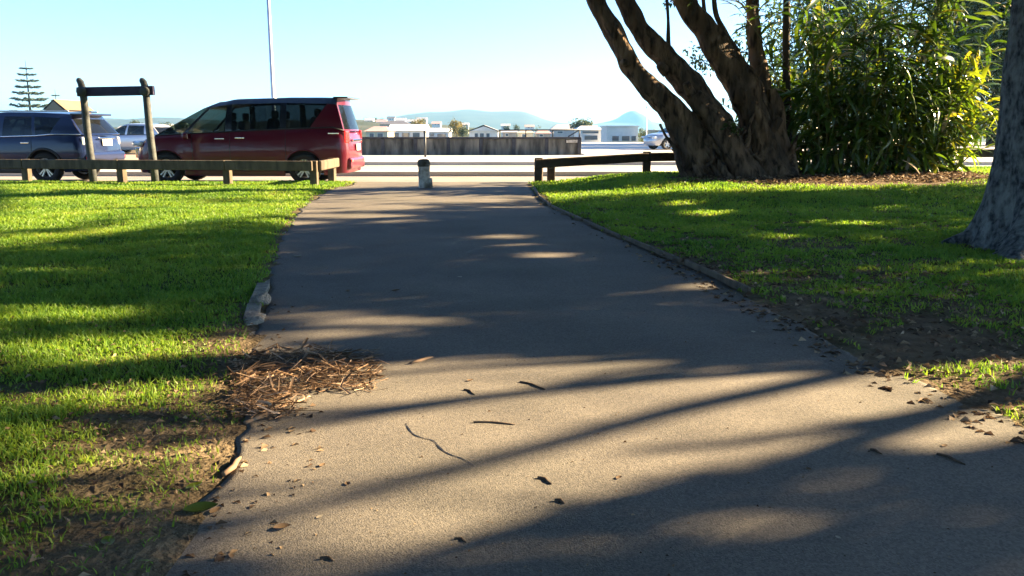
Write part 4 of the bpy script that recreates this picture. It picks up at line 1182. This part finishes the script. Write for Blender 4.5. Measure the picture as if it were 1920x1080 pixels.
suv_sp = dict(cat='car', L=4.6, W=1.8, sill=.26, tum=.17, crown=.035, paint='suvblue', roofpaint='suvblue', rw=.36, wheels=(-1.42, 1.27), rf=.55, rr=.26, tailpaint=True, trim='chrome', arch='black', archr=.035,
    belt=([-2.3, -2.2, -1.9, -1.3, -.5, .8, 1.9, 2.3], [.82, .93, 1.0, 1.06, 1.06, 1.08, 1.12, 1.06]),
    green=[(-1.25, 1.06, -.45, 1.47, -.3, 1.56), (-.8, 1.06, -.36, 1.48, -.22, 1.57), (-.72, 1.06, -.28, 1.49, -.15, 1.58), (.18, 1.07, .22, 1.53, .26, 1.62), (.30, 1.07, .34, 1.53, .36, 1.62), (1.02, 1.09, .98, 1.52, 1.0, 1.615), (1.09, 1.09, 1.05, 1.52, 1.08, 1.61), (1.42, 1.12, 1.66, 1.49, 1.6, 1.59), (2.17, 1.12, 1.9, 1.47, 1.88, 1.57)],
    spans=['glass', 'pillar', 'glass', 'pillar', 'dark', 'pillar', 'dark', 'body'],
    seams=(-.85, .24, 1.0), handles=(.02, .86), hdrop=.15, mirror=(-.78, 1.1), seats=(-.2, .75),
    extras=[('spoiler', (((1.98, 0, 1.575), (.3, 1.3, .045)), dict(bev=.015)), 'suvblue'),
            ('tail_light', (((2.19, -.72, .96), (.10, .22, .2)), dict(bev=.04, rz=-.5)), 'clearlens'), ('tail_light', (((2.19, .72, .96), (.10, .22, .2)), dict(bev=.04, rz=.5)), 'clearlens'),
            ('reflector', (((2.27, -.74, .58), (.07, .2, .09)), dict(bev=.015)), 'redlens'), ('reflector', (((2.27, .74, .58), (.07, .2, .09)), dict(bev=.015)), 'redlens'),
            ('bumper', (((2.23, 0, .60), (.22, 1.58, .24)), dict(bev=.07)), 'suvblue'), ('bumper_guard', (((2.26, 0, .41), (.14, 1.3, .12)), dict(bev=.03)), 'silver'),
            ('number_plate', (((2.315, 0, .93), (.02, .42, .15)), dict(bev=.006)), 'plate'), ('chrome_strip', (((2.30, 0, 1.03), (.03, .7, .04)), dict(bev=.01)), 'chrome'),
            ('roof_rail', (((.75, -.62, 1.645), (2.1, .035, .035)), dict(bev=.01)), 'silver'), ('roof_rail', (((.75, .62, 1.645), (2.1, .035, .035)), dict(bev=.01)), 'silver'),
            ('wiper', (((2.17, .1, 1.16), (.03, .5, .03)), dict(bev=.008)), 'black'), ('side_skirt', (((-.08, -.885, .32), (1.95, .06, .16)), dict(bev=.03)), 'black')])
make_car('blue_suv', (P(160, 300, 19.9).x - 2.10, 20.75, -.09), R(-3.5), 'navy blue sport utility car cut by the left edge behind the sign frame', suv_sp)

def far_car(px, Yd, rz, paint, label, base=0):
    sp = dict(suv_sp); sp.update(paint=paint, roofpaint=paint, L=4.3, W=1.72, seams=(), handles=(), trim='black', arch='black', archr=.012, rw=.31,
        wheels=(-1.3, 1.25), sill=.2, tum=.18, belt=([-2.15, -2.0, -1.2, 0, 1.2, 2.15], [.68, .78, .9, .92, .94, .9]),
        green=[(-1.1, .9, -.35, 1.34, -.2, 1.42), (-.1, .92, .0, 1.38, .05, 1.45), (.02, .92, .08, 1.38, .1, 1.45), (1.0, .94, .95, 1.35, .95, 1.43), (1.85, .92, 1.45, 1.3, 1.4, 1.38)], spans=['dark', 'pillar', 'dark', 'body'], seats=(), mirror=(-.75, .98),
        extras=[('tail_light', (((2.1, -.7, .8), (.1, .24, .18)), dict(bev=.04)), 'redlens'), ('tail_light', (((2.1, .7, .8), (.1, .24, .18)), dict(bev=.04)), 'redlens'), ('headlight', (((-2.0, -.6, .68), (.2, .3, .12)), dict(bev=.04)), 'clearlens'), ('headlight', (((-2.0, .6, .68), (.2, .3, .12)), dict(bev=.04)), 'clearlens')])
    return make_car('far_car', (P(px, 250, Yd).x, Yd, base), rz, label, sp)
far_car(1276, 49, R(20), 'silver', 'pale silver-blue car half hidden behind the leaning tree stem', .016)
far_car(258, 43, R(-15), 'silver', 'pale silver car seen in the gap between the two parked cars', -.05)

# ------------------------------------------------------------------ town beyond
def house(px0, px1, ytop, yeave, Yd, wall_c, roof_c, label, kind='gable', wins=(), dep=8, name='house', ridge='x'):
    x0, x1 = P(px0, 250, Yd).x, P(px1, 250, Yd).x
    w = x1 - x0; cx = (x0 + x1) / 2
    gz = zt(cx, Yd + dep / 2) if Yd > 80 else 0.0
    t = thing(name, (cx, Yd, gz), label=label, cat='house' if name == 'house' else name.split('_')[-1])
    ze, zr = P(960, yeave, Yd).z - gz, P(960, ytop, Yd + (dep / 2 if ridge == 'x' and kind != 'flat' else 0)).z - gz
    wm, rm = plain('wall_%02d%02d%02d' % tuple(int(c * 99) for c in wall_c), wall_c), plain('roof_%02d%02d%02d' % tuple(int(c * 99) for c in roof_c), roof_c)
    MB().box((0, dep / 2, ze / 2 - .3), (w, dep, ze + .6)).build('wall', wm, t)
    e = .35
    if kind == 'flat':
        MB().box((0, dep / 2, (ze + zr) / 2 + .02), (w + .3, dep + .3, max(.15, zr - ze))).build('roof', rm, t)
    elif ridge == 'x':
        h = .0 if kind == 'gable' else min(w * .3, dep * .45)
        v = [(-w / 2 - e, -e, ze), (w / 2 + e, -e, ze), (w / 2 + e, dep + e, ze), (-w / 2 - e, dep + e, ze), (-w / 2 - e + h, dep / 2, zr), (w / 2 + e - h, dep / 2, zr)]
        MB().add(v, [(0, 1, 5, 4), (2, 3, 4, 5), (1, 2, 5), (3, 0, 4), (3, 2, 1, 0)]).build('roof', rm, t)
    else:
        v = [(-w / 2 - e, -e, ze), (w / 2 + e, -e, ze), (0, -e, zr), (-w / 2 - e, dep + e, ze), (w / 2 + e, dep + e, ze), (0, dep + e, zr)]
        MB().add(v, [(0, 2, 5, 3), (1, 4, 5, 2), (3, 5, 4), (0, 3, 4, 1)]).build('roof', rm, t)
        MB().add([(-w / 2, -.01, ze), (w / 2, -.01, ze), (0, -.01, zr - .25)], [(0, 1, 2)])
        g = MB(); g.add([(-w / 2 + .1, -e - .02, ze), (w / 2 - .1, -e - .02, ze), (0, -e - .02, zr - .3), (-w / 2 + .1, -e + .1, ze), (w / 2 - .1, -e + .1, ze), (0, -e + .1, zr - .3)], [(0, 1, 2), (5, 4, 3), (0, 3, 4, 1), (1, 4, 5, 2), (2, 5, 3, 0)]); g.build('gable', wm, t)
    for (a, b_, c, d_) in wins:
        p0, p1 = P(a, c, Yd), P(b_, d_, Yd)
        xx, zz = (p0.x + p1.x) / 2 - cx, (p0.z + p1.z) / 2 - gz
        wo = MB().box((xx, -.02, zz), (abs(p1.x - p0.x) + .16, .08, abs(p1.z - p0.z) + .16)).build('window', plain('white_joinery', (.75, .75, .73)), t)
        MB().box((xx, -.07, zz), (abs(p1.x - p0.x), .05, abs(p1.z - p0.z))).build('pane', M['housewin'], wo)
    return t
Wc, Cc_, Bc, Pk, Gy, Dk = (.75, .74, .71), (.6, .54, .40), (.42, .36, .29), (.42, .27, .25), (.36, .36, .38), (.11, .11, .13)
house(686, 727, 237, 246, 150, Cc_, Pk, 'cream house with dusky pink roof just right of the red van', 'hip', [(693, 701, 250, 258), (708, 718, 250, 258)])
house(730, 796, 233, 245, 165, Wc, Wc, 'long white house with three blue windows above the stained wall', 'gable', [(734, 748, 249, 257), (754, 768, 249, 257), (774, 787, 249, 257)])
house(712, 768, 226, 233, 300, Bc, Dk, 'house with dark roof rising behind the long white house', 'hip', [(735, 742, 235, 238)])
house(800, 842, 240, 247, 190, Wc, Wc, 'low white house with pale roof between the olive and yellow trees', 'gable', [(806, 814, 250, 256), (820, 836, 251, 258)])
house(880, 934, 234, 246, 170, Wc, Gy, 'white gabled house facing the wall, right of the yellow tree', 'gable', [(890, 896, 250, 259), (900, 907, 250, 259), (912, 918, 250, 259)], ridge='y')
house(942, 968, 243, 248, 200, Bc, Gy, 'small brown-walled house behind the left end of the pipe handrail', 'gable', [(948, 953, 251, 255)])
house(972, 1000, 244, 249, 180, Cc_, Bc, 'beige house with tan roof behind the middle of the pipe handrail', 'hip', [(979, 985, 252, 257)])
house(1006, 1032, 244, 250, 200, Bc, Pk, 'brown house with pinkish roof behind the right part of the handrail', 'hip', [(1012, 1018, 252, 256)])
house(1033, 1082, 233, 243, 260, Gy, Gy, 'long grey-roofed house left of the white curved-roof building', 'hip', [(1045, 1055, 246, 250)])
house(1084, 1128, 236, 243, 130, Wc, Wc, 'white building with dark window band past the wall end', 'hip', [(1092, 1122, 246, 250), (1096, 1120, 254, 262)])
house(1138, 1196, 236, 238, 120, Wc, Wc, 'white flat-topped block with blue windows left of the olive trees', 'flat', [(1148, 1160, 255, 264), (1166, 1180, 255, 264), (1184, 1192, 255, 264)], name='flat_block')
house(1230, 1254, 244, 247, 110, Cc_, Bc, 'small pale building with one dark window beside the leaning stem', 'flat', [(1237, 1245, 262, 268)], name='flat_building')
house(90, 126, 186, 206, 130, (.2, .15, .1), (.19, .13, .07), 'house with steep brown roof peeking above the blue car', 'gable', ridge='y')
house(212, 238, 250, 256, 160, Wc, Gy, 'pale house low in the gap right of the blue car', 'gable', [(219, 226, 259, 264)])
house(296, 325, 243, 248, 240, Wc, Pk, 'white house with pinkish roof left of the van windscreen', 'gable', [(303, 309, 251, 255)])
house(328, 362, 240, 246, 260, Bc, (.25, .16, .1), 'brown-roofed house just above the van bonnet', 'hip', [(336, 342, 249, 253)])
hill_h = [(684, 700, 221, 226, 640, Wc, Gy), (706, 724, 224, 229, 610, Wc, Pk), (742, 760, 221, 226, 680, (.5, .55, .6), Gy), (764, 780, 224, 228, 650, Wc, Gy), (782, 800, 220, 225, 720, (.55, .6, .65), Gy), (726, 740, 218, 222, 760, Wc, Dk), (810, 826, 228, 232, 560, Wc, Pk), (862, 878, 230, 234, 520, Bc, Gy), (940, 956, 232, 236, 480, Wc, Gy), (985, 1001, 234, 238, 470, Wc, Pk), (1050, 1066, 236, 239, 560, Wc, Gy), (1104, 1120, 235, 238, 600, Bc, Pk), (306, 318, 232, 236, 520, Wc, Gy), (332, 346, 230, 234, 560, Bc, Gy), (222, 236, 236, 240, 480, Wc, Gy)]
words = ['grey', 'pink', 'slate', 'grey', 'grey', 'dark', 'pink', 'grey', 'grey', 'pink', 'grey', 'pink', 'grey', 'grey', 'grey']
where = ['nearest the van rear window', 'below the ridge, second from the van', 'halfway along the left hill slope', 'under the slope, above the long white house', 'at the right end of the left hill', 'highest on the left hill ridge', 'between the hill and the yellow tree', 'just right of the yellow tree top', 'left of the small dark trees', 'under the blue hill end', 'behind the long grey roof', 'behind the curved-roof building', 'far left of the van bonnet', 'above the van bonnet', 'in the gap right of the blue car']
for (a, b_, c, d_, Yd, wc, rc), w_, wh_ in zip(hill_h, words, where):
    house(a, b_, c, d_, Yd, wc, rc, 'tiny far house with %s roof %s' % (w_, wh_), 'gable', [((a * .7 + b_ * .3), (a * .5 + b_ * .5), d_ + .8, d_ + 2.2), ((a * .35 + b_ * .65), (a * .15 + b_ * .85), d_ + .8, d_ + 2.2)])

def town_tree(px, ytop, ybot, wpx, Yd, m, label, n=900, group='trees among the far houses'):
    x = P(px, 250, Yd).x; g = zt(x, Yd) if Yd > 80 else 0
    zt_, r = P(px, ytop, Yd).z, wpx / F * Yd / 2
    zb = max(P(px, ybot, Yd).z, g + .4)
    t = thing('town_tree', (x, Yd, g), label=label, cat='tree', group=group)
    MB().tube([(0, 0, -.2), (.1, 0, (zb - g) * .6 + .5), (0, .1, (zb + zt_) / 2 - g)], [r * .1, r * .08, r * .04], 7).build('trunk', M['barkdark'], t, True)
    k = n // 14
    v = unit(rng.normal(0, 1, (k, 3))) * (rng.random((k, 1)) ** .4) * np.array([r, r, (zt_ - zb) / 2]) * .85 + np.array([0, 0, (zt_ + zb) / 2 - g])
    sp_ = r * .16
    p = (v[:, None, :] + rng.normal(0, sp_, (k, 14, 3))).reshape(-1, 3)
    d = unit(rng.normal(0, 1, p.shape)); L_ = r * .2 * rng.uniform(.6, 1.4, len(p))
    leaves('crown', p, d, L_, L_ * .6, M[m], t)
town_tree(784, 222, 248, 30, 210, 'farleafy', 'olive-yellow tree behind the long white house')
town_tree(776, 224, 250, 18, 215, 'farleaf', 'dark green tree at the left of the olive-yellow tree')
town_tree(855, 221, 256, 32, 185, 'farleafy', 'bright yellow-green tree left of the white gabled house')
town_tree(868, 236, 258, 24, 180, 'farleaf', 'low green tree touching the left side of the gabled house')
town_tree(950, 234, 250, 16, 300, 'farleaf', 'small dark tree, left one of the pair above the handrail')
town_tree(968, 230, 250, 14, 300, 'farleaf', 'small dark tree, right one of the pair above the handrail')
town_tree(1090, 226, 244, 44, 220, 'farleaf', 'dome-shaped dark tree behind the curved-roof building')
town_tree(1132, 238, 256, 16, 180, 'farleaf', 'small dark tree left of the white flat-topped block')
town_tree(1206, 238, 270, 24, 125, 'farleaf', 'dark olive tree right of the white flat-topped block')
town_tree(1222, 242, 270, 24, 135, 'farleafy', 'yellowish tree beside the small pale building')
town_tree(255, 222, 252, 26, 140, 'farleaf', 'round green tree in the gap between sign posts')
town_tree(243, 234, 252, 14, 150, 'farleafy', 'small yellowish bush left of the round green tree')
town_tree(312, 232, 246, 34, 330, 'farleaf', 'brown-green tree clump left of the van bonnet')
town_tree(345, 230, 246, 26, 350, 'farleaf', 'green tree above the van bonnet')
for px, Yd, wh_ in [(690, 820, 'leftmost on the left hill ridge'), (702, 800, 'second on the left hill ridge'), (716, 820, 'third on the left hill ridge'), (752, 760, 'above the slate-roofed far house'), (795, 700, 'at the right foot of the left hill'), (820, 420, 'between the low white house and the far pink roof'), (905, 500, 'behind the gabled white house roof'), (1010, 430, 'under the right end of the blue hill')]:
    x = P(px, 240, Yd).x; g = zt(x, Yd)
    yb = 540 + F * math.tan(math.atan((CAMH - g) / Yd) - PITCH)
    town_tree(px, min(yb - 8, 234), yb - 1, 17, Yd, 'farleaf', 'tiny far tree ' + wh_, 500)

def norfolk(px, ytop, Yd, wpx, tiers, label, name='norfolk_pine'):
    x = P(px, 200, Yd).x; g = zt(x, Yd); H_ = P(px, ytop, Yd).z - g; r = wpx / F * Yd / 2
    t = thing(name, (x, Yd, g), label=label, cat='tree')
    MB().tube([(0, 0, -.3), (0, 0, H_ * .5), (0, 0, H_)], [.5, .3, .05], 8).build('trunk', M['barkdark'], t, True)
    for k in range(tiers):
        f = k / tiers; z = H_ * (.18 + .8 * f ** .92); rad = r * (1 - f) ** .75 * random.uniform(.9, 1.08) + .4
        nb = 8; pts, ds = [], []
        mb = MB()
        for j in range(nb):
            a = 2 * math.pi * j / nb + k * .4
            tip = Vector((math.cos(a) * rad, math.sin(a) * rad, z + rad * .05)); mid = Vector((math.cos(a) * rad * .55, math.sin(a) * rad * .55, z - rad * .10))
            mb.tube([(0, 0, z), mid, tip], [.08, .06, .02], 5)
            for q in range(80):
                u = random.random() ** .7; c = (Vector((0, 0, z)).lerp(mid, u * 2) if u < .5 else mid.lerp(tip, u * 2 - 1))
                sgn = random.choice((-1, 1)); b_ = a + sgn * random.uniform(.5, 1.2)
                pts.append(tuple(c)); ds.append((math.cos(b_), math.sin(b_), random.uniform(.0, .45)))
        wh = mb.build('branch_whorl', M['barkdark'], t)
        L_ = rng.uniform(.6, 1.3, len(pts)) * (.5 + rad * .2)
        leaves('needles', np.array(pts), unit(np.array(ds)), L_, L_ * .28, M['pineleaf'], wh)
norfolk(56, 113, 230, 84, 13, 'tall tiered pine with level branch whorls above the blue car')
norfolk(106, 167, 300, 28, 10, 'small conical pine right of the tall tiered pine', 'conical_pine')
t = thing('flag_pole', (P(1212, 250, 90).x, 90, zt(P(1212, 250, 90).x, 90)), label='thin white pole beside the olive trees', cat='pole')
MB().lathe([(.16, 0), (.16, .05), (.07, .06), (.04, 5.2)], 8).build('shaft', plain('white_joinery', (.75, .75, .73)), t, True)
MB().lathe([(.02, 5.2), (.09, 5.26), (.09, 5.36), (.02, 5.42)], 8).build('ball_finial', M['galv'], t, True)

# ------------------------------------------------------------------ far hills
def ridge(name, prof, Yd, dep, label):
    pxs = np.array([p[0] for p in prof], float); pys = np.array([p[1] for p in prof], float)
    u = np.linspace(pxs[0], pxs[-1], 110); top = np.interp(u, pxs, pys)
    ker = np.ones(5) / 5; top = np.convolve(np.pad(top, 2, 'edge'), ker, 'valid')
    x = np.array([P(a, 235, Yd).x for a in u]); zc = np.array([P(a, b_, Yd).z for a, b_ in zip(u, top)])
    v = np.linspace(-1, 1, 25)
    X_, V_ = np.meshgrid(x, v)
    Zc = np.repeat(zc[None, :], len(v), 0)
    Yy = Yd + V_ * dep
    Z_ = -12 + (Zc + 12) * (np.cos(V_ * np.pi / 2) ** 1.2) * (1 + .16 * (fbm(X_ / 130, Yy / 130) - .5) * (np.abs(V_) > .05))
    idx = np.arange(X_.size).reshape(X_.shape)
    Fq = np.stack([idx[:-1, :-1], idx[:-1, 1:], idx[1:, 1:], idx[1:, :-1]], -1).reshape(-1, 4)
    o = rawobj(name, np.stack([X_, Yy, Z_], -1).reshape(-1, 3), Fq, None, M['hill'], None, True)
    meta(o, label, kind='structure')
ridge('hill', [(690, 246), (740, 222), (775, 215), (810, 210), (850, 209.5), (868, 207), (895, 208), (930, 210), (965, 209), (982, 210), (998, 216), (1018, 224), (1042, 230), (1090, 234), (1130, 246)], 3200, 900, 'long wooded hill fading blue on the horizon')
ridge('hill', [(1080, 246), (1120, 232), (1150, 226), (1166, 219), (1176, 210), (1186, 207), (1194, 212), (1204, 226), (1230, 231), (1262, 233), (1330, 246)], 4200, 700, 'distant cone-shaped hill left of the leaning tree')
ridge('hill', [(-200, 240), (0, 226), (120, 224), (215, 221), (250, 226), (290, 222), (330, 220), (370, 224), (480, 230), (600, 228), (690, 232), (760, 244)], 2300, 600, 'low far hill behind the parked cars')
ridge('hill', [(1240, 246), (1350, 230), (1500, 226), (1700, 228), (1900, 226), (2100, 240)], 2600, 600, 'low far hill hidden behind the trees at right')

# ------------------------------------------------------------------ single leaves and sticks lying on the path
def stick(px, py, px2, py2, r, label, m='straw', bend=.01):
    a, b_ = G(px, py), G(px2, py2); c = (a + b_) / 2
    zc = zpath(c.x, c.y) + r * .5
    t = MB().tube([a - c, (a - c) * .3 + Vector((bend, bend, 0)), (b_ - c) * .4 + Vector((0, bend * .6, 0)), b_ - c], [r, r * 1.1, r, r * .5], 6).build('stick', M[m], None, True)
    t.location = (c.x, c.y, zc)
    meta(t, label, 'stick', 'sticks lying on the asphalt')
M['twig'] = mat('twig_bark', (.05, .032, .02), (.11, .075, .05), scale=40, rough=.85)
stick(888, 806, 966, 810, .004, 'long thin twig lying crosswise on the sunlit path right of the crack', 'twig')
stick(1008, 914, 1034, 926, .005, 'short dark stick on the path between two shadow bands', 'twig')
stick(1040, 958, 1058, 963, .006, 'stubby brown stick below the short dark stick', 'twig')
stick(1755, 866, 1808, 886, .005, 'slanting twig near the right edge of the sunlit path', 'twig')
stick(600, 1066, 626, 1070, .005, 'small dark stick at the bottom edge of the path', 'twig')
stick(975, 728, 1022, 742, .005, 'dark twig inside the thin upper shadow band', 'twig')
stick(852, 1030, 874, 1036, .004, 'short faint stick low in the middle of the path', 'twig')
stick(1630, 858, 1652, 866, .005, 'short dark stick right of the pale path patch', 'twig')
stick(770, 690, 812, 678, .008, 'pale bark strip lying right of the twig heap', 'straw')
stick(420, 900, 452, 868, .010, 'straight tan stick leaning along the left path edge', 'straw')
stick(870, 742, 890, 752, .004, 'tiny twig on the bright strip above the long shadow', 'twig')
stick(460, 800, 540, 765, .009, 'thick pale bark strip at the foot of the twig heap', 'straw')
def fallen(px, py, L_, a, m, label, curl=.5):
    g = G(px, py); rows = []
    for i in range(8):
        f = i / 7; w = L_ * .30 * math.sin(math.pi * min(1, f * .96 + .03)) ** .8
        z = curl * .6 * L_ * (f - .5) ** 2
        rows.append([(L_ * (f - .5), -w, z + w * curl * .7), (L_ * (f - .5), 0, z), (L_ * (f - .5), w, z + w * curl * .7)])
    mb = MB().grid(rows)
    t = mb.build('fallen_leaf', M[m], None, True, fixn=False)
    onp = float(xl(g.y)) < g.x < float(xr(g.y))
    t.location = (g.x, g.y, (zpath(g.x, g.y) if onp else zt(g.x, g.y)) + .001); t.rotation_euler = (random.uniform(-.06, .06), random.uniform(-.05, .05), a)
    meta(t, label, 'leaf', 'fallen leaves on the path')
fallen(378, 972, .10, .5, 'treeleaf', 'curled green leaf with pale underside on the left path edge', .9)
fallen(405, 972, .05, 1.3, 'litter', 'small dark leaf touching the curled green leaf', .6)
fallen(530, 1006, .05, .4, 'litter', 'dark brown leaf in the lower left shadow band', .8)
fallen(205, 1042, .06, 2.2, 'bushleafy', 'yellow-green leaf on the worn grass at the bottom left', .4)
fallen(365, 925, .06, 1.0, 'bushleafy', 'small yellow-green leaf above the curled green leaf', .5)
fallen(600, 985, .025, .9, 'bushdead', 'tiny pale leaf inside the lower left shadow band', .4)
fallen(652, 922, .03, 2.0, 'litter', 'small brown leaf on the sunlit path above the lower shadow', .6)
fallen(605, 884, .03, 1.2, 'litter', 'small brown leaf left of the crack end', .6)
fallen(742, 552, .06, .3, 'litter', 'dark leaf in the middle of the shaded path', .6)
fallen(652, 552, .06, 1.9, 'litter', 'brown leaf on the shaded path nearer the left edge', .6)
fallen(862, 525, .05, 2.4, 'bushdead', 'pale leaf, upper one on the shaded path', .5)
fallen(1120, 586, .04, .3, 'bushdead', 'pale leaf right of centre on the shaded path', .5)
fallen(1412, 630, .04, 1.4, 'bushdead', 'pale leaf on the shaded path near its right edge', .5)
fallen(558, 484, .08, .2, 'bushdead', 'pale leaf, right one of the pair at the upper left path edge', .5)
fallen(524, 486, .07, 1.0, 'bushdead', 'pale leaf, left one of the pair at the upper left path edge', .5)
fallen(1160, 912, .03, 1.0, 'litter', 'small brown leaf at the tip of the lower right shadow', .6)
fallen(1515, 892, .025, 2.0, 'litter', 'small dark leaf above the pale patch in the lower right shade', .6)
fallen(1570, 1025, .02, 2.0, 'bushdead', 'tiny pale leaf deep in the lower right shade', .4)
fallen(1770, 849, .03, .6, 'litter', 'dark leaf just above the slanting twig', .6)
fallen(882, 724, .035, .6, 'litter', 'small brown leaf on the sunlit strip right of the twig heap', .6)

# ------------------------------------------------------------------ air
hz = MB().box((0, 3200, 60), (13000, 8400, 150)).build('haze', plain('unused', (.5, .5, .5)))
hm = bpy.data.materials.new('haze_air'); hm.use_nodes = True
nt = hm.node_tree; nt.nodes.clear()
out = nt.nodes.new('ShaderNodeOutputMaterial'); pv = nt.nodes.new('ShaderNodeVolumePrincipled')
pv.inputs['Color'].default_value = (.25, .62, 1, 1); pv.inputs['Density'].default_value = .00015; pv.inputs['Anisotropy'].default_value = .3
nt.links.new(pv.outputs[0], out.inputs['Volume'])
hz.data.materials.clear(); hz.data.materials.append(hm)
meta(hz, 'pale blue haze in the air over the town', 'haze', kind='stuff')
